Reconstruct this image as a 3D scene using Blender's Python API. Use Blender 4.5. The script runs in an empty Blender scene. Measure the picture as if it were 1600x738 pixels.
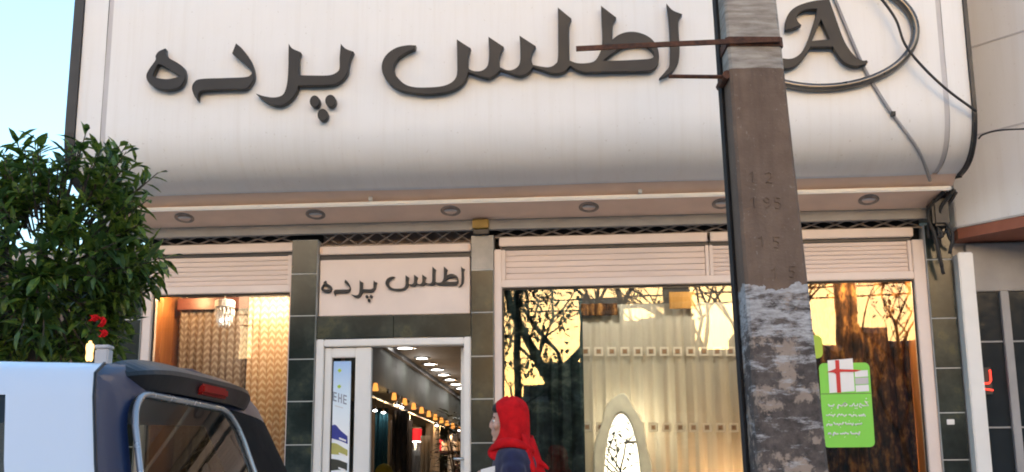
import bpy, bmesh, math, random
from math import sin, cos, pi, radians
from mathutils import Vector, Matrix

random.seed(7)
scene = bpy.context.scene
COL = scene.collection

# ------------------------------------------------------------------ camera
cd = bpy.data.cameras.new("camera")
cd.sensor_width = 36.0
cd.lens = 36.0 * 1900.0 / 1600.0
cd.clip_start = 0.05
cd.clip_end = 2000.0
cam = bpy.data.objects.new("camera", cd)
COL.objects.link(cam)
_A, _P, _R = radians(4.8), radians(12.7), radians(-0.36)
_f = Vector((-sin(_A) * cos(_P), cos(_A) * cos(_P), sin(_P)))
_r = Vector((cos(_A), sin(_A), 0.0))
_u = _r.cross(_f)
_r2 = _r * cos(_R) + _u * sin(_R)
_u2 = -_r * sin(_R) + _u * cos(_R)
_m = Matrix((_r2, _u2, -_f)).transposed().to_4x4()
_m.translation = Vector((0.0, -9.4, 1.15))
cam.matrix_world = _m
scene.camera = cam

# ------------------------------------------------------------------ sky, sun, exposure
SUN_EL, SUN_ROT = 3.0, 177.0
world = bpy.data.worlds.new("World")
scene.world = world
world.use_nodes = True
wn = world.node_tree.nodes
wl = world.node_tree.links
wn.clear()
sky = wn.new("ShaderNodeTexSky")
sky.sky_type = 'NISHITA'
sky.sun_disc = False
sky.sun_elevation = radians(SUN_EL)
sky.sun_rotation = radians(SUN_ROT)
sky.air_density = 1.0
sky.dust_density = 3.0
sky.ozone_density = 2.1
bg = wn.new("ShaderNodeBackground")
bg.inputs[1].default_value = 0.15
wo = wn.new("ShaderNodeOutputWorld")
wl.new(sky.outputs[0], bg.inputs[0])
wl.new(bg.outputs[0], wo.inputs[0])

sl = bpy.data.lights.new("sun", 'SUN')
sl.energy = 2.0
sl.angle = radians(0.6)
sl.color = (1.0, 0.72, 0.45)
so = bpy.data.objects.new("sun", sl)
COL.objects.link(so)
_sd = Vector((sin(radians(SUN_ROT)) * cos(radians(SUN_EL)), cos(radians(SUN_ROT)) * cos(radians(SUN_EL)), sin(radians(SUN_EL))))
so.rotation_euler = _sd.to_track_quat('Z', 'Y').to_euler()
so.location = _sd * 60

scene.view_settings.view_transform = 'Standard'
scene.view_settings.look = 'None'
scene.view_settings.gamma = 1.0
scene.view_settings.exposure = 3.2
scene.cycles.use_denoising = True
scene.cycles.max_bounces = 7
scene.cycles.diffuse_bounces = 4
scene.cycles.transparent_max_bounces = 16
scene.cycles.filter_width = 1.9
scene.cycles.sample_clamp_indirect = 8.0

# ------------------------------------------------------------------ helpers
class MB:
    def __init__(self):
        self.bm = bmesh.new()

    def box(self, x0, x1, y0, y1, z0, z1):
        vs = [self.bm.verts.new((x, y, z)) for x in (x0, x1) for y in (y0, y1) for z in (z0, z1)]
        for q in ((0, 1, 3, 2), (4, 6, 7, 5), (0, 4, 5, 1), (2, 3, 7, 6), (0, 2, 6, 4), (1, 5, 7, 3)):
            self.bm.faces.new([vs[i] for i in q])
        return self

    def tube(self, pts, r, n=8, caps=True, sx=1.0):
        pts = [Vector(p) for p in pts]
        rs = r if isinstance(r, (list, tuple)) else [r] * len(pts)
        rings = []
        t0 = (pts[1] - pts[0]).normalized()
        ref = Vector((0, 0, 1)) if abs(t0.z) < 0.9 else Vector((1, 0, 0))
        a = t0.cross(ref).normalized()
        for i, p in enumerate(pts):
            if i == 0:
                t = pts[1] - pts[0]
            elif i == len(pts) - 1:
                t = pts[-1] - pts[-2]
            else:
                t = pts[i + 1] - pts[i - 1]
            t.normalize()
            a = (a - t * a.dot(t)).normalized()
            b = t.cross(a)
            rings.append([self.bm.verts.new(p + (a * cos(2 * pi * k / n) * sx + b * sin(2 * pi * k / n)) * rs[i]) for k in range(n)])
        for i in range(len(rings) - 1):
            for k in range(n):
                self.bm.faces.new((rings[i][k], rings[i][(k + 1) % n], rings[i + 1][(k + 1) % n], rings[i + 1][k]))
        if caps:
            self.bm.faces.new(list(reversed(rings[0])))
            self.bm.faces.new(rings[-1])
        return self

    def loft(self, rings, close=True, caps=False):
        vv = [[self.bm.verts.new(p) for p in ring] for ring in rings]
        n = len(vv[0])
        for i in range(len(vv) - 1):
            for k in range(n if close else n - 1):
                self.bm.faces.new((vv[i][k], vv[i][(k + 1) % n], vv[i + 1][(k + 1) % n], vv[i + 1][k]))
        if caps:
            self.bm.faces.new(list(reversed(vv[0])))
            self.bm.faces.new(vv[-1])
        return self

    def sphere(self, c, r, sub=2):
        rr = r if isinstance(r, (tuple, list)) else (r, r, r)
        m = Matrix.Translation(c) @ Matrix.Diagonal((rr[0], rr[1], rr[2], 1))
        bmesh.ops.create_icosphere(self.bm, subdivisions=sub, radius=1.0, matrix=m)
        return self

    def disc(self, c, r, axis='Z', n=20, h=0.01):
        c = Vector(c)
        d = {'X': Vector((h, 0, 0)), 'Y': Vector((0, h, 0)), 'Z': Vector((0, 0, h))}[axis]
        return self.tube([c - d / 2, c + d / 2], r, n)

    def build(self, name, mat, parent=None, bevel=0.0, smooth=False, seg=2):
        bmesh.ops.recalc_face_normals(self.bm, faces=self.bm.faces[:])
        if bevel:
            es = [e for e in self.bm.edges if len(e.link_faces) == 2 and e.calc_face_angle(0) > 0.6]
            bmesh.ops.bevel(self.bm, geom=es, offset=bevel, segments=seg, affect='EDGES', clamp_overlap=True)
        me = bpy.data.meshes.new(name)
        self.bm.to_mesh(me)
        self.bm.free()
        return link(name, me, mat, parent, smooth)


def link(name, me, mat, parent=None, smooth=False):
    if mat is not None and not me.materials:
        me.materials.append(mat)
    if smooth:
        for p in me.polygons:
            p.use_smooth = True
    o = bpy.data.objects.new(name, me)
    COL.objects.link(o)
    if parent is not None:
        adopt(o, parent)
    return o


def wloc(o):
    v = Vector(o.location)
    while o.parent:
        o = o.parent
        v = v + o.location
    return v


def adopt(o, parent):
    """meshes are modelled in world metres; keep them there under their thing"""
    o.parent = parent
    o.location = Vector(o.location) - wloc(parent)


def tag(o, label=None, cat=None, group=None, kind=None):
    if label:
        o["label"] = label
    if cat:
        o["category"] = cat
    if group:
        o["group"] = group
    if kind:
        o["kind"] = kind
    return o


def thing(name, label, cat, loc, group=None):
    o = bpy.data.objects.new(name, None)
    o.empty_display_size = 0.1
    o.location = loc
    COL.objects.link(o)
    return tag(o, label, cat, group)


def struct(o):
    o["kind"] = "structure"
    return o


def B(x0, x1, y0, y1, z0, z1):
    return MB().box(x0, x1, y0, y1, z0, z1)


_unit = {}
def piece(name, mat, parent, x0, x1, y0, y1, z0, z1, bev=0.0):
    """bevelled block; alike sizes share their mesh"""
    key = (name, mat.name, round(x1 - x0, 4), round(y1 - y0, 4), round(z1 - z0, 4))
    if key not in _unit:
        m = B(-(x1 - x0) / 2, (x1 - x0) / 2, -(y1 - y0) / 2, (y1 - y0) / 2, -(z1 - z0) / 2, (z1 - z0) / 2)
        o = m.build(name, mat, None, bevel=bev, seg=1)
        _unit[key] = o.data
    else:
        o = link(name, _unit[key], mat)
    o.location = ((x0 + x1) / 2, (y0 + y1) / 2, (z0 + z1) / 2)
    adopt(o, parent)
    return o


def smooth_outline(pts, n=6):
    """closed Catmull-Rom through pts; a third value marks a sharp corner"""
    out = []
    N = len(pts)
    P = [Vector((p[0], p[1])) for p in pts]
    corner = [len(p) > 2 for p in pts]
    for i in range(N):
        p1, p2 = P[i], P[(i + 1) % N]
        p0 = P[i - 1] if not corner[i] else p1 * 2 - p2
        p3 = P[(i + 2) % N] if not corner[(i + 1) % N] else p2 * 2 - p1
        for k in range(n):
            t = k / n
            out.append(0.5 * ((2 * p1) + (p2 - p0) * t + (2 * p0 - 5 * p1 + 4 * p2 - p3) * t * t + (3 * p1 - p0 - 3 * p2 + p3) * t ** 3))
    return out


def plate(name, outlines, y0, y1, mat, parent=None, smooth_n=6, bevel=0.003):
    """solid of the outlines (x, z), the first the rim and the others holes, between y0 and y1"""
    cu = bpy.data.curves.new(name, 'CURVE')
    cu.dimensions = '2D'
    cu.fill_mode = 'BOTH'
    cu.extrude = abs(y1 - y0) / 2 - bevel
    cu.bevel_depth = bevel
    cu.bevel_resolution = 1
    cu.offset = -bevel
    for ol in outlines:
        pts = smooth_outline(ol, smooth_n) if smooth_n else [Vector((p[0], p[1])) for p in ol]
        sp = cu.splines.new('POLY')
        sp.points.add(len(pts) - 1)
        for i, p in enumerate(pts):
            sp.points[i].co = (p.x, p.y, 0, 1)
        sp.use_cyclic_u = True
    ob = bpy.data.objects.new(name, cu)
    COL.objects.link(ob)
    bpy.context.view_layer.update()
    me = bpy.data.meshes.new_from_object(ob.evaluated_get(bpy.context.evaluated_depsgraph_get()))
    bpy.data.objects.remove(ob)
    bpy.data.curves.remove(cu)
    me.transform(Matrix.Translation((0, (y0 + y1) / 2, 0)) @ Matrix.Rotation(pi / 2, 4, 'X'))
    me.materials.clear()
    return link(name, me, mat, parent)


# ------------------------------------------------------------------ materials
MAT = {}
def nodes(name):
    m = bpy.data.materials.new(name)
    m.use_nodes = True
    nt = m.node_tree
    nt.nodes.clear()
    out = nt.nodes.new("ShaderNodeOutputMaterial")
    MAT[name] = m
    return m, nt, out


def N(nt, typ, **kw):
    n = nt.nodes.new(typ)
    for k, v in kw.items():
        setattr(n, k, v)
    return n


def L(nt, a, b):
    nt.links.new(a, b)


def mix(nt, fac, a, b, blend='MIX'):
    n = N(nt, "ShaderNodeMix", data_type='RGBA', blend_type=blend)
    for i, v in ((0, fac), (6, a), (7, b)):
        if hasattr(v, 'links') or hasattr(v, 'is_linked'):
            L(nt, v, n.inputs[i])
        elif i == 0:
            n.inputs[0].default_value = v
        else:
            n.inputs[i].default_value = (v[0], v[1], v[2], 1)
    return n.outputs[2]


def math_(nt, op, a, b=None, c=None):
    n = N(nt, "ShaderNodeMath", operation=op)
    for i, v in enumerate((a, b, c)):
        if v is None:
            continue
        if hasattr(v, 'is_linked'):
            L(nt, v, n.inputs[i])
        else:
            n.inputs[i].default_value = v
    return n.outputs[0]


def position(nt, sc=(1, 1, 1)):
    g = N(nt, "ShaderNodeNewGeometry")
    mp = N(nt, "ShaderNodeMapping")
    mp.inputs['Scale'].default_value = sc
    L(nt, g.outputs['Position'], mp.inputs['Vector'])
    return mp.outputs[0]


def noise(nt, vec, scale, detail=4.0, rough=0.55):
    n = N(nt, "ShaderNodeTexNoise")
    n.inputs['Scale'].default_value = scale
    n.inputs['Detail'].default_value = detail
    n.inputs['Roughness'].default_value = rough
    L(nt, vec, n.inputs['Vector'])
    return n.outputs[0]


def ramp(nt, fac, stops):
    n = N(nt, "ShaderNodeValToRGB")
    while len(n.color_ramp.elements) < len(stops):
        n.color_ramp.elements.new(0.5)
    for e, (p, c) in zip(n.color_ramp.elements, stops):
        e.position = p
        e.color = (c[0], c[1], c[2], 1) if isinstance(c, (tuple, list)) else (c, c, c, 1)
    L(nt, fac, n.inputs[0])
    return n.outputs[0]


def pm(name, col, rough=0.6, metal=0.0, var=0.12, scale=5.0, bump=0.0, bscale=60.0, col2=None, stretch=(1, 1, 1), spec=0.5, coat=0.0, emit=0.0, sheen=0.0, rvar=0.1):
    m, nt, out = nodes(name)
    p = N(nt, "ShaderNodeBsdfPrincipled")
    vec = position(nt, stretch)
    nz = noise(nt, vec, scale, 5.0)
    nz2 = ramp(nt, nz, [(0.3, 0.0), (0.7, 1.0)])
    a = tuple(c * (1 - var) for c in col)
    b = col2 if col2 else tuple(min(1, c * (1 + var)) for c in col)
    L(nt, mix(nt, nz2, a, b), p.inputs['Base Color'])
    r2 = N(nt, "ShaderNodeMapRange")
    L(nt, noise(nt, vec, scale * 3, 3.0), r2.inputs[0])
    r2.inputs[3].default_value = max(0.02, rough - rvar)
    r2.inputs[4].default_value = min(1, rough + rvar)
    L(nt, r2.outputs[0], p.inputs['Roughness'])
    p.inputs['Metallic'].default_value = metal
    p.inputs['Specular IOR Level'].default_value = spec
    p.inputs['Coat Weight'].default_value = coat
    p.inputs['Sheen Weight'].default_value = sheen
    if emit:
        p.inputs['Emission Color'].default_value = (col[0], col[1], col[2], 1)
        p.inputs['Emission Strength'].default_value = emit
    if bump:
        bn = N(nt, "ShaderNodeBump")
        bn.inputs['Strength'].default_value = bump
        bn.inputs['Distance'].default_value = 0.01
        L(nt, noise(nt, vec, bscale, 4.0), bn.inputs['Height'])
        L(nt, bn.outputs[0], p.inputs['Normal'])
    L(nt, p.outputs[0], out.inputs[0])
    return m


def emitter(name, col, s):
    m, nt, out = nodes(name)
    e = N(nt, "ShaderNodeEmission")
    e.inputs[0].default_value = (*col, 1)
    e.inputs[1].default_value = s
    L(nt, e.outputs[0], out.inputs[0])
    return m


def glass(name, ior, tint, wob=0.0, rough=0.0):
    m, nt, out = nodes(name)
    fr = N(nt, "ShaderNodeFresnel")
    fr.inputs[0].default_value = ior
    tr = N(nt, "ShaderNodeBsdfTransparent")
    tr.inputs[0].default_value = (*tint, 1)
    gl = N(nt, "ShaderNodeBsdfGlossy")
    gl.inputs['Roughness'].default_value = rough
    mx = N(nt, "ShaderNodeMixShader")
    if wob:
        bn = N(nt, "ShaderNodeBump")
        bn.inputs['Strength'].default_value = 1.0
        bn.inputs['Distance'].default_value = wob
        L(nt, noise(nt, position(nt), 2.2, 1.5), bn.inputs['Height'])
        L(nt, bn.outputs[0], gl.inputs['Normal'])
    L(nt, fr.outputs[0], mx.inputs[0])
    L(nt, tr.outputs[0], mx.inputs[1])
    L(nt, gl.outputs[0], mx.inputs[2])
    L(nt, mx.outputs[0], out.inputs[0])
    return m


def cloth(name, colour, transl=0.35, rough=0.9):
    """colour: function(nt) -> colour socket"""
    m, nt, out = nodes(name)
    d = N(nt, "ShaderNodeBsdfPrincipled")
    d.inputs['Roughness'].default_value = rough
    d.inputs['Specular IOR Level'].default_value = 0.15
    t = N(nt, "ShaderNodeBsdfTranslucent")
    mx = N(nt, "ShaderNodeMixShader")
    mx.inputs[0].default_value = transl
    c = colour(nt)
    L(nt, c, d.inputs['Base Color'])
    L(nt, c, t.inputs['Color'])
    L(nt, d.outputs[0], mx.inputs[1])
    L(nt, t.outputs[0], mx.inputs[2])
    L(nt, mx.outputs[0], out.inputs[0])
    return m


pm('asphalt', (0.14, 0.125, 0.112), 0.85, scale=3, var=0.25, bump=0.4, bscale=120)
pm('paving', (0.78, 0.57, 0.42), 0.8, scale=4, bump=0.2)
pm('kerb_concrete', (0.38, 0.37, 0.35), 0.8, bump=0.2)
pm('soffit_tan', (0.82, 0.60, 0.47), 0.6, var=0.08, scale=3)
pm('trim_grey', (0.30, 0.30, 0.31), 0.45, var=0.1)
pm('joint_grey', (0.52, 0.52, 0.55), 0.5, var=0.06)
pm('black_metal', (0.018, 0.018, 0.021), 0.42, var=0.2)
pm('dark_cavity', (0.02, 0.02, 0.02), 0.9)
pm('letter_metal', (0.016, 0.017, 0.020), 0.42, metal=0.1, var=0.3, scale=1.6, spec=0.35)
pm('ring_metal', (0.16, 0.15, 0.14), 0.3, metal=0.7, var=0.3, scale=2)
pm('frame_cream', (0.78, 0.66, 0.60), 0.45, var=0.05, scale=3)
pm('shutter_cream', (0.77, 0.63, 0.56), 0.5, var=0.07, scale=4, stretch=(0.4, 1, 3))
pm('tube_white', (0.93, 0.94, 0.95), 0.35, var=0.03)
pm('grille_metal', (0.30, 0.25, 0.22), 0.5, metal=0.4, var=0.3, scale=20)
pm('net_brown', (0.26, 0.19, 0.155), 0.8, var=0.2, scale=10)
pm('grout', (0.60, 0.60, 0.58), 0.85, var=0.15)
pm('lightblock', (0.42, 0.38, 0.33), 0.6, var=0.2, scale=9)
pm('yellow_box', (0.35, 0.22, 0.04), 0.5, var=0.2)
pm('chrome', (0.6, 0.6, 0.6), 0.2, metal=1.0, var=0.05)
pm('white_paint', (0.78, 0.77, 0.75), 0.4, var=0.04)
pm('plaster', (0.55, 0.53, 0.50), 0.85, var=0.1, scale=1.2)
pm('dark_green_grey', (0.055, 0.062, 0.055), 0.7, var=0.15, scale=2)
pm('dark_wall', (0.06, 0.055, 0.05), 0.8, var=0.2)
pm('wood_orange', (0.42, 0.16, 0.04), 0.4, var=0.2, scale=4, stretch=(6, 6, 0.6))
pm('wood_dark', (0.10, 0.03, 0.022), 0.4, var=0.3, scale=4, stretch=(1, 1, 6))
pm('floor_tile', (0.35, 0.32, 0.28), 0.3, var=0.1)
pm('rust', (0.085, 0.030, 0.014), 0.75, var=0.6, scale=25, bump=0.4)
pm('cable_black', (0.02, 0.02, 0.022), 0.6)
pm('cable_grey', (0.30, 0.30, 0.32), 0.6, var=0.1)
pm('red_soffit', (0.28, 0.10, 0.06), 0.6, var=0.15)
pm('cream_frame', (0.90, 0.85, 0.68), 0.5, var=0.12, scale=12)
pm('green_card', (0.22, 0.68, 0.075), 0.45, var=0.03)
pm('lime_card', (0.40, 0.60, 0.05), 0.45, var=0.03)
pm('print_white', (0.85, 0.85, 0.85), 0.5, var=0.02)
pm('print_red', (0.60, 0.02, 0.02), 0.5, var=0.1)
pm('print_grey', (0.55, 0.54, 0.56), 0.5, var=0.05)
pm('print_blue', (0.03, 0.05, 0.32), 0.4, var=0.15)
pm('print_olive', (0.42, 0.40, 0.12), 0.4, var=0.15)
pm('print_black', (0.03, 0.035, 0.03), 0.4, var=0.3)
pm('print_text', (0.25, 0.30, 0.40), 0.4, var=0.1)
pm('car_white', (0.72, 0.76, 0.84), 0.30, var=0.004, coat=0.6, rvar=0.0)
pm('car_navy', (0.010, 0.022, 0.068), 0.34, var=0.05, coat=0.2, rvar=0.02)
pm('car_black', (0.008, 0.008, 0.01), 0.35, var=0.1)
pm('car_matte', (0.007, 0.007, 0.008), 0.75, var=0.2, spec=0.15)
pm('car_rim', (0.42, 0.43, 0.45), 0.25, metal=0.6, var=0.05)
pm('tyre', (0.02, 0.02, 0.02), 0.8)
pm('lens_red', (0.32, 0.012, 0.01), 0.5, var=0.1, spec=0.2)
pm('skin', (0.62, 0.37, 0.28), 0.5, var=0.06, scale=60, bump=0.15, bscale=200)
pm('hair', (0.012, 0.009, 0.008), 0.45, var=0.3, scale=60)
pm('navy_cloth', (0.014, 0.015, 0.055), 0.9, var=0.25, scale=20, sheen=0.2)
pm('black_cloth', (0.015, 0.015, 0.018), 0.9, var=0.2)
pm('red_cloth', (0.58, 0.008, 0.012), 0.9, var=0.22, scale=18, bump=0.6, bscale=45, spec=0.2)
pm('bark', (0.075, 0.06, 0.048), 0.9, var=0.4, scale=12, bump=0.6)
pm('dark_leaf', (0.018, 0.028, 0.012), 0.5, var=0.3)
pm('teal_fabric', (0.02, 0.10, 0.13), 0.85, var=0.2)
pm('black_fabric', (0.02, 0.02, 0.028), 0.85, var=0.2)
pm('grey_fabric', (0.22, 0.20, 0.19), 0.85, var=0.2)
pm('beige_fabric', (0.46, 0.36, 0.25), 0.85, var=0.15)
pm('white_fabric', (0.62, 0.60, 0.58), 0.85, var=0.1)
pm('olive_fabric', (0.35, 0.30, 0.04), 0.85, var=0.2)
pm('red_shade', (0.55, 0.012, 0.02), 0.7, var=0.1, emit=0.15)
pm('brick_house', (0.16, 0.12, 0.10), 0.85, var=0.2, scale=1.5)
pm('stone_house', (0.20, 0.185, 0.165), 0.85, var=0.15, scale=1.2)
pm('grey_house', (0.14, 0.14, 0.14), 0.85, var=0.15, scale=1.2)
pm('house_glass', (0.02, 0.025, 0.03), 0.1, var=0.1)
glass('window_glass', 1.64, (0.93, 0.95, 0.93), 0.0004, 0.008)
glass('door_glass', 1.5, (0.95, 0.97, 0.97))
glass('car_glass', 1.5, (0.46, 0.46, 0.40))

m, nt, out = nodes('mirror')
g_ = N(nt, "ShaderNodeBsdfGlossy")
g_.inputs[0].default_value = (0.9, 0.93, 0.94, 1)
g_.inputs['Roughness'].default_value = 0.0
L(nt, g_.outputs[0], out.inputs[0])

# white sign sheet with faint rain streaks and dust specks
m, nt, out = nodes('fascia_white')
p_ = N(nt, "ShaderNodeBsdfPrincipled")
st1 = ramp(nt, noise(nt, position(nt, (9.0, 1.0, 0.35)), 2.0, 7.0, 0.65), [(0.48, 0.0), (0.72, 1.0)])
st2 = ramp(nt, noise(nt, position(nt), 1.3, 6.0, 0.6), [(0.35, 0.0), (0.7, 1.0)])
spk = ramp(nt, noise(nt, position(nt), 38.0, 2.0, 0.5), [(0.70, 0.0), (0.74, 1.0)])
c_ = mix(nt, math_(nt, 'MULTIPLY', st2, 0.55), (0.785, 0.79, 0.80), (0.735, 0.737, 0.742))
c_ = mix(nt, math_(nt, 'MULTIPLY', st1, 0.22), c_, (0.60, 0.57, 0.53))
c_ = mix(nt, math_(nt, 'MULTIPLY', spk, 0.35), c_, (0.45, 0.42, 0.38))
L(nt, c_, p_.inputs['Base Color'])
p_.inputs['Roughness'].default_value = 0.45
b_ = N(nt, "ShaderNodeBump")
b_.inputs['Strength'].default_value = 0.35
b_.inputs['Distance'].default_value = 0.012
L(nt, noise(nt, position(nt, (1.0, 1.0, 1.6)), 2.4, 2.0), b_.inputs['Height'])
L(nt, b_.outputs[0], p_.inputs['Normal'])
L(nt, p_.outputs[0], out.inputs[0])

# dark green polished marble
m, nt, out = nodes('green_marble')
p_ = N(nt, "ShaderNodeBsdfPrincipled")
v_ = position(nt)
w_ = noise(nt, v_, 3.0, 8.0, 0.65)
c_ = ramp(nt, w_, [(0.3, (0.010, 0.014, 0.013)), (0.5, (0.022, 0.030, 0.028)), (0.60, (0.040, 0.052, 0.044)), (0.66, (0.075, 0.078, 0.050)), (0.72, (0.016, 0.024, 0.022))])
L(nt, c_, p_.inputs['Base Color'])
p_.inputs['Roughness'].default_value = 0.16
L(nt, p_.outputs[0], out.inputs[0])

# painted concrete pole: bare concrete above, brown paint, peeling white below
m, nt, out = nodes('pole_concrete')
p_ = N(nt, "ShaderNodeBsdfPrincipled")
g_ = N(nt, "ShaderNodeNewGeometry")
sx_ = N(nt, "ShaderNodeSeparateXYZ")
L(nt, g_.outputs['Position'], sx_.inputs[0])
z_ = sx_.outputs[2]
va = position(nt)
vs_ = position(nt, (2.0, 2.0, 14.0))
n_big = noise(nt, va, 9.0, 6.0, 0.6)
n_str = noise(nt, vs_, 3.0, 6.0, 0.6)
bare = mix(nt, ramp(nt, n_str, [(0.35, 0.0), (0.65, 1.0)]), (0.24, 0.20, 0.165), (0.46, 0.41, 0.36))
brown = mix(nt, ramp(nt, n_big, [(0.3, 0.0), (0.7, 1.0)]), (0.155, 0.097, 0.066), (0.212, 0.140, 0.098))
zz = math_(nt, 'ADD', z_, math_(nt, 'MULTIPLY', math_(nt, 'SUBTRACT', n_str, 0.5), 0.02))
up = math_(nt, 'GREATER_THAN', zz, 3.213)
stk = ramp(nt, noise(nt, position(nt, (7.0, 7.0, 0.6)), 2.2, 6.0, 0.6), [(0.45, 0.0), (0.7, 1.0)])
brown = mix(nt, math_(nt, 'MULTIPLY', stk, 0.55), brown, (0.095, 0.064, 0.048))
pore = ramp(nt, noise(nt, va, 55.0, 3.0, 0.6), [(0.64, 0.0), (0.70, 1.0)])
brown = mix(nt, math_(nt, 'MULTIPLY', pore, 0.6), brown, (0.30, 0.24, 0.19))
c1 = mix(nt, up, brown, bare)
vsm = position(nt, (1.0, 1.0, 3.4))
grimy = mix(nt, ramp(nt, noise(nt, va, 14.0, 8.0, 0.7), [(0.38, 0.0), (0.66, 1.0)]), (0.055, 0.044, 0.040), (0.165, 0.125, 0.105))
flake = noise(nt, vsm, 7.0, 10.0, 0.74)
blot = noise(nt, position(nt, (1.0, 1.0, 0.9)), 7.5, 9.0, 0.66)
hf = N(nt, "ShaderNodeMapRange")
L(nt, z_, hf.inputs[0])
hf.inputs[1].default_value = 1.70
hf.inputs[2].default_value = 2.12
hf.inputs[3].default_value = -0.11
hf.inputs[4].default_value = 0.05
wsum = math_(nt, 'ADD', flake, hf.outputs[0])
wmask = ramp(nt, wsum, [(0.44, 0.0), (0.55, 1.0)])
bmask = ramp(nt, blot, [(0.53, 0.0), (0.58, 1.0)])
beige = mix(nt, n_big, (0.30, 0.22, 0.17), (0.44, 0.34, 0.27))
c2 = mix(nt, bmask, grimy, beige)
wcol = mix(nt, ramp(nt, noise(nt, vsm, 22.0, 6.0, 0.7), [(0.3, 0.0), (0.7, 1.0)]), (0.30, 0.27, 0.26), (0.63, 0.61, 0.61))
c2 = mix(nt, wmask, c2, wcol)
edge = math_(nt, 'GREATER_THAN', math_(nt, 'ADD', z_, math_(nt, 'MULTIPLY', math_(nt, 'SUBTRACT', n_big, 0.5), 0.16)), 2.150)
c3 = mix(nt, edge, c2, c1)
L(nt, c3, p_.inputs['Base Color'])
p_.inputs['Roughness'].default_value = 0.78
b_ = N(nt, "ShaderNodeBump")
b_.inputs['Strength'].default_value = 0.5
b_.inputs['Distance'].default_value = 0.006
L(nt, math_(nt, 'ADD', flake, noise(nt, va, 70.0, 4.0)), b_.inputs['Height'])
L(nt, b_.outputs[0], p_.inputs['Normal'])
L(nt, p_.outputs[0], out.inputs[0])

# leaves of the citrus tree
m, nt, out = nodes('leaf')
p_ = N(nt, "ShaderNodeBsdfPrincipled")
oi = N(nt, "ShaderNodeObjectInfo")
rr_ = math_(nt, 'FRACT', math_(nt, 'ADD', oi.outputs['Random'], noise(nt, position(nt), 23.0, 2.0)))
c_ = ramp(nt, rr_, [(0.0, (0.022, 0.055, 0.012)), (0.45, (0.04, 0.085, 0.018)), (0.8, (0.075, 0.15, 0.03)), (1.0, (0.18, 0.25, 0.035))])
L(nt, c_, p_.inputs['Base Color'])
p_.inputs['Roughness'].default_value = 0.35
t_ = N(nt, "ShaderNodeBsdfTranslucent")
L(nt, c_, t_.inputs[0])
mx_ = N(nt, "ShaderNodeMixShader")
mx_.inputs[0].default_value = 0.3
L(nt, p_.outputs[0], mx_.inputs[1])
L(nt, t_.outputs[0], mx_.inputs[2])
L(nt, mx_.outputs[0], out.inputs[0])


def leafy(nt, dark, light, w, h):
    """columns of small leaf chevrons"""
    s = N(nt, "ShaderNodeSeparateXYZ")
    g = N(nt, "ShaderNodeNewGeometry")
    L(nt, g.outputs['Position'], s.inputs[0])
    nx = math_(nt, 'MULTIPLY', math_(nt, 'SUBTRACT', noise(nt, position(nt), 6.0, 3.0), 0.5), 0.05)
    fx = math_(nt, 'FRACT', math_(nt, 'MULTIPLY', math_(nt, 'ADD', s.outputs[0], nx), 1.0 / w))
    ax = math_(nt, 'ABSOLUTE', math_(nt, 'SUBTRACT', fx, 0.5))
    fz = math_(nt, 'FRACT', math_(nt, 'ADD', math_(nt, 'MULTIPLY', math_(nt, 'ADD', s.outputs[2], nx), 1.0 / h), math_(nt, 'MULTIPLY', ax, 1.3)))
    a = ramp(nt, fz, [(0.15, 0.0), (0.4, 1.0), (0.6, 1.0), (0.85, 0.0)])
    b = ramp(nt, ax, [(0.05, 1.0), (0.38, 1.0), (0.46, 0.15)])
    f = math_(nt, 'MULTIPLY', a, b)
    return mix(nt, f, dark, light)


def marbled(nt, stops, sc, stretch):
    return ramp(nt, noise(nt, position(nt, stretch), sc, 6.0, 0.62), stops)


cloth('curtain_gold', lambda nt: leafy(nt, (0.54, 0.34, 0.20), (0.80, 0.64, 0.46), 0.063, 0.056))
cloth('curtain_grey', lambda nt: leafy(nt, (0.22, 0.16, 0.125), (0.38, 0.32, 0.27), 0.063, 0.056))
cloth('curtain_sheer', lambda nt: marbled(nt, [(0.3, (0.54, 0.50, 0.42)), (0.7, (0.64, 0.60, 0.51))], 3.0, (9, 1, 0.25)), 0.5)
cloth('curtain_teal', lambda nt: marbled(nt, [(0.40, (0.008, 0.016, 0.017)), (0.58, (0.03, 0.05, 0.05)), (0.68, (0.09, 0.11, 0.10)), (0.75, (0.02, 0.035, 0.035))], 7.0, (1, 1, 1.6)), 0.1)
cloth('curtain_brown', lambda nt: marbled(nt, [(0.38, (0.014, 0.008, 0.005)), (0.52, (0.07, 0.03, 0.012)), (0.62, (0.24, 0.115, 0.035)), (0.75, (0.09, 0.04, 0.017))], 9.0, (1.8, 1, 0.8)), 0.2)
cloth('pelmet_gold', lambda nt: marbled(nt, [(0.3, (0.40, 0.20, 0.05)), (0.7, (0.48, 0.26, 0.08))], 6.0, (1, 1, 1)), 0.3)
cloth('embroidery', lambda nt: marbled(nt, [(0.3, (0.80, 0.74, 0.62)), (0.7, (0.86, 0.80, 0.70))], 30.0, (1, 1, 1)), 0.3)
cloth('embroidery_core', lambda nt: marbled(nt, [(0.3, (0.36, 0.22, 0.13)), (0.7, (0.44, 0.28, 0.17))], 30.0, (1, 1, 1)), 0.3)
m, nt, out = nodes('banner_print')
p_ = N(nt, "ShaderNodeBsdfPrincipled")
s_ = N(nt, "ShaderNodeSeparateXYZ")
g_ = N(nt, "ShaderNodeNewGeometry")
L(nt, g_.outputs['Position'], s_.inputs[0])
mr_ = N(nt, "ShaderNodeMapRange")
L(nt, s_.outputs[2], mr_.inputs[0])
mr_.inputs[1].default_value = 1.75
mr_.inputs[2].default_value = 2.32
L(nt, ramp(nt, mr_.outputs[0], [(0.0, (0.88, 0.92, 0.95)), (0.45, (0.72, 0.86, 0.97)), (1.0, (0.33, 0.55, 0.90))]), p_.inputs['Base Color'])
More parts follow.
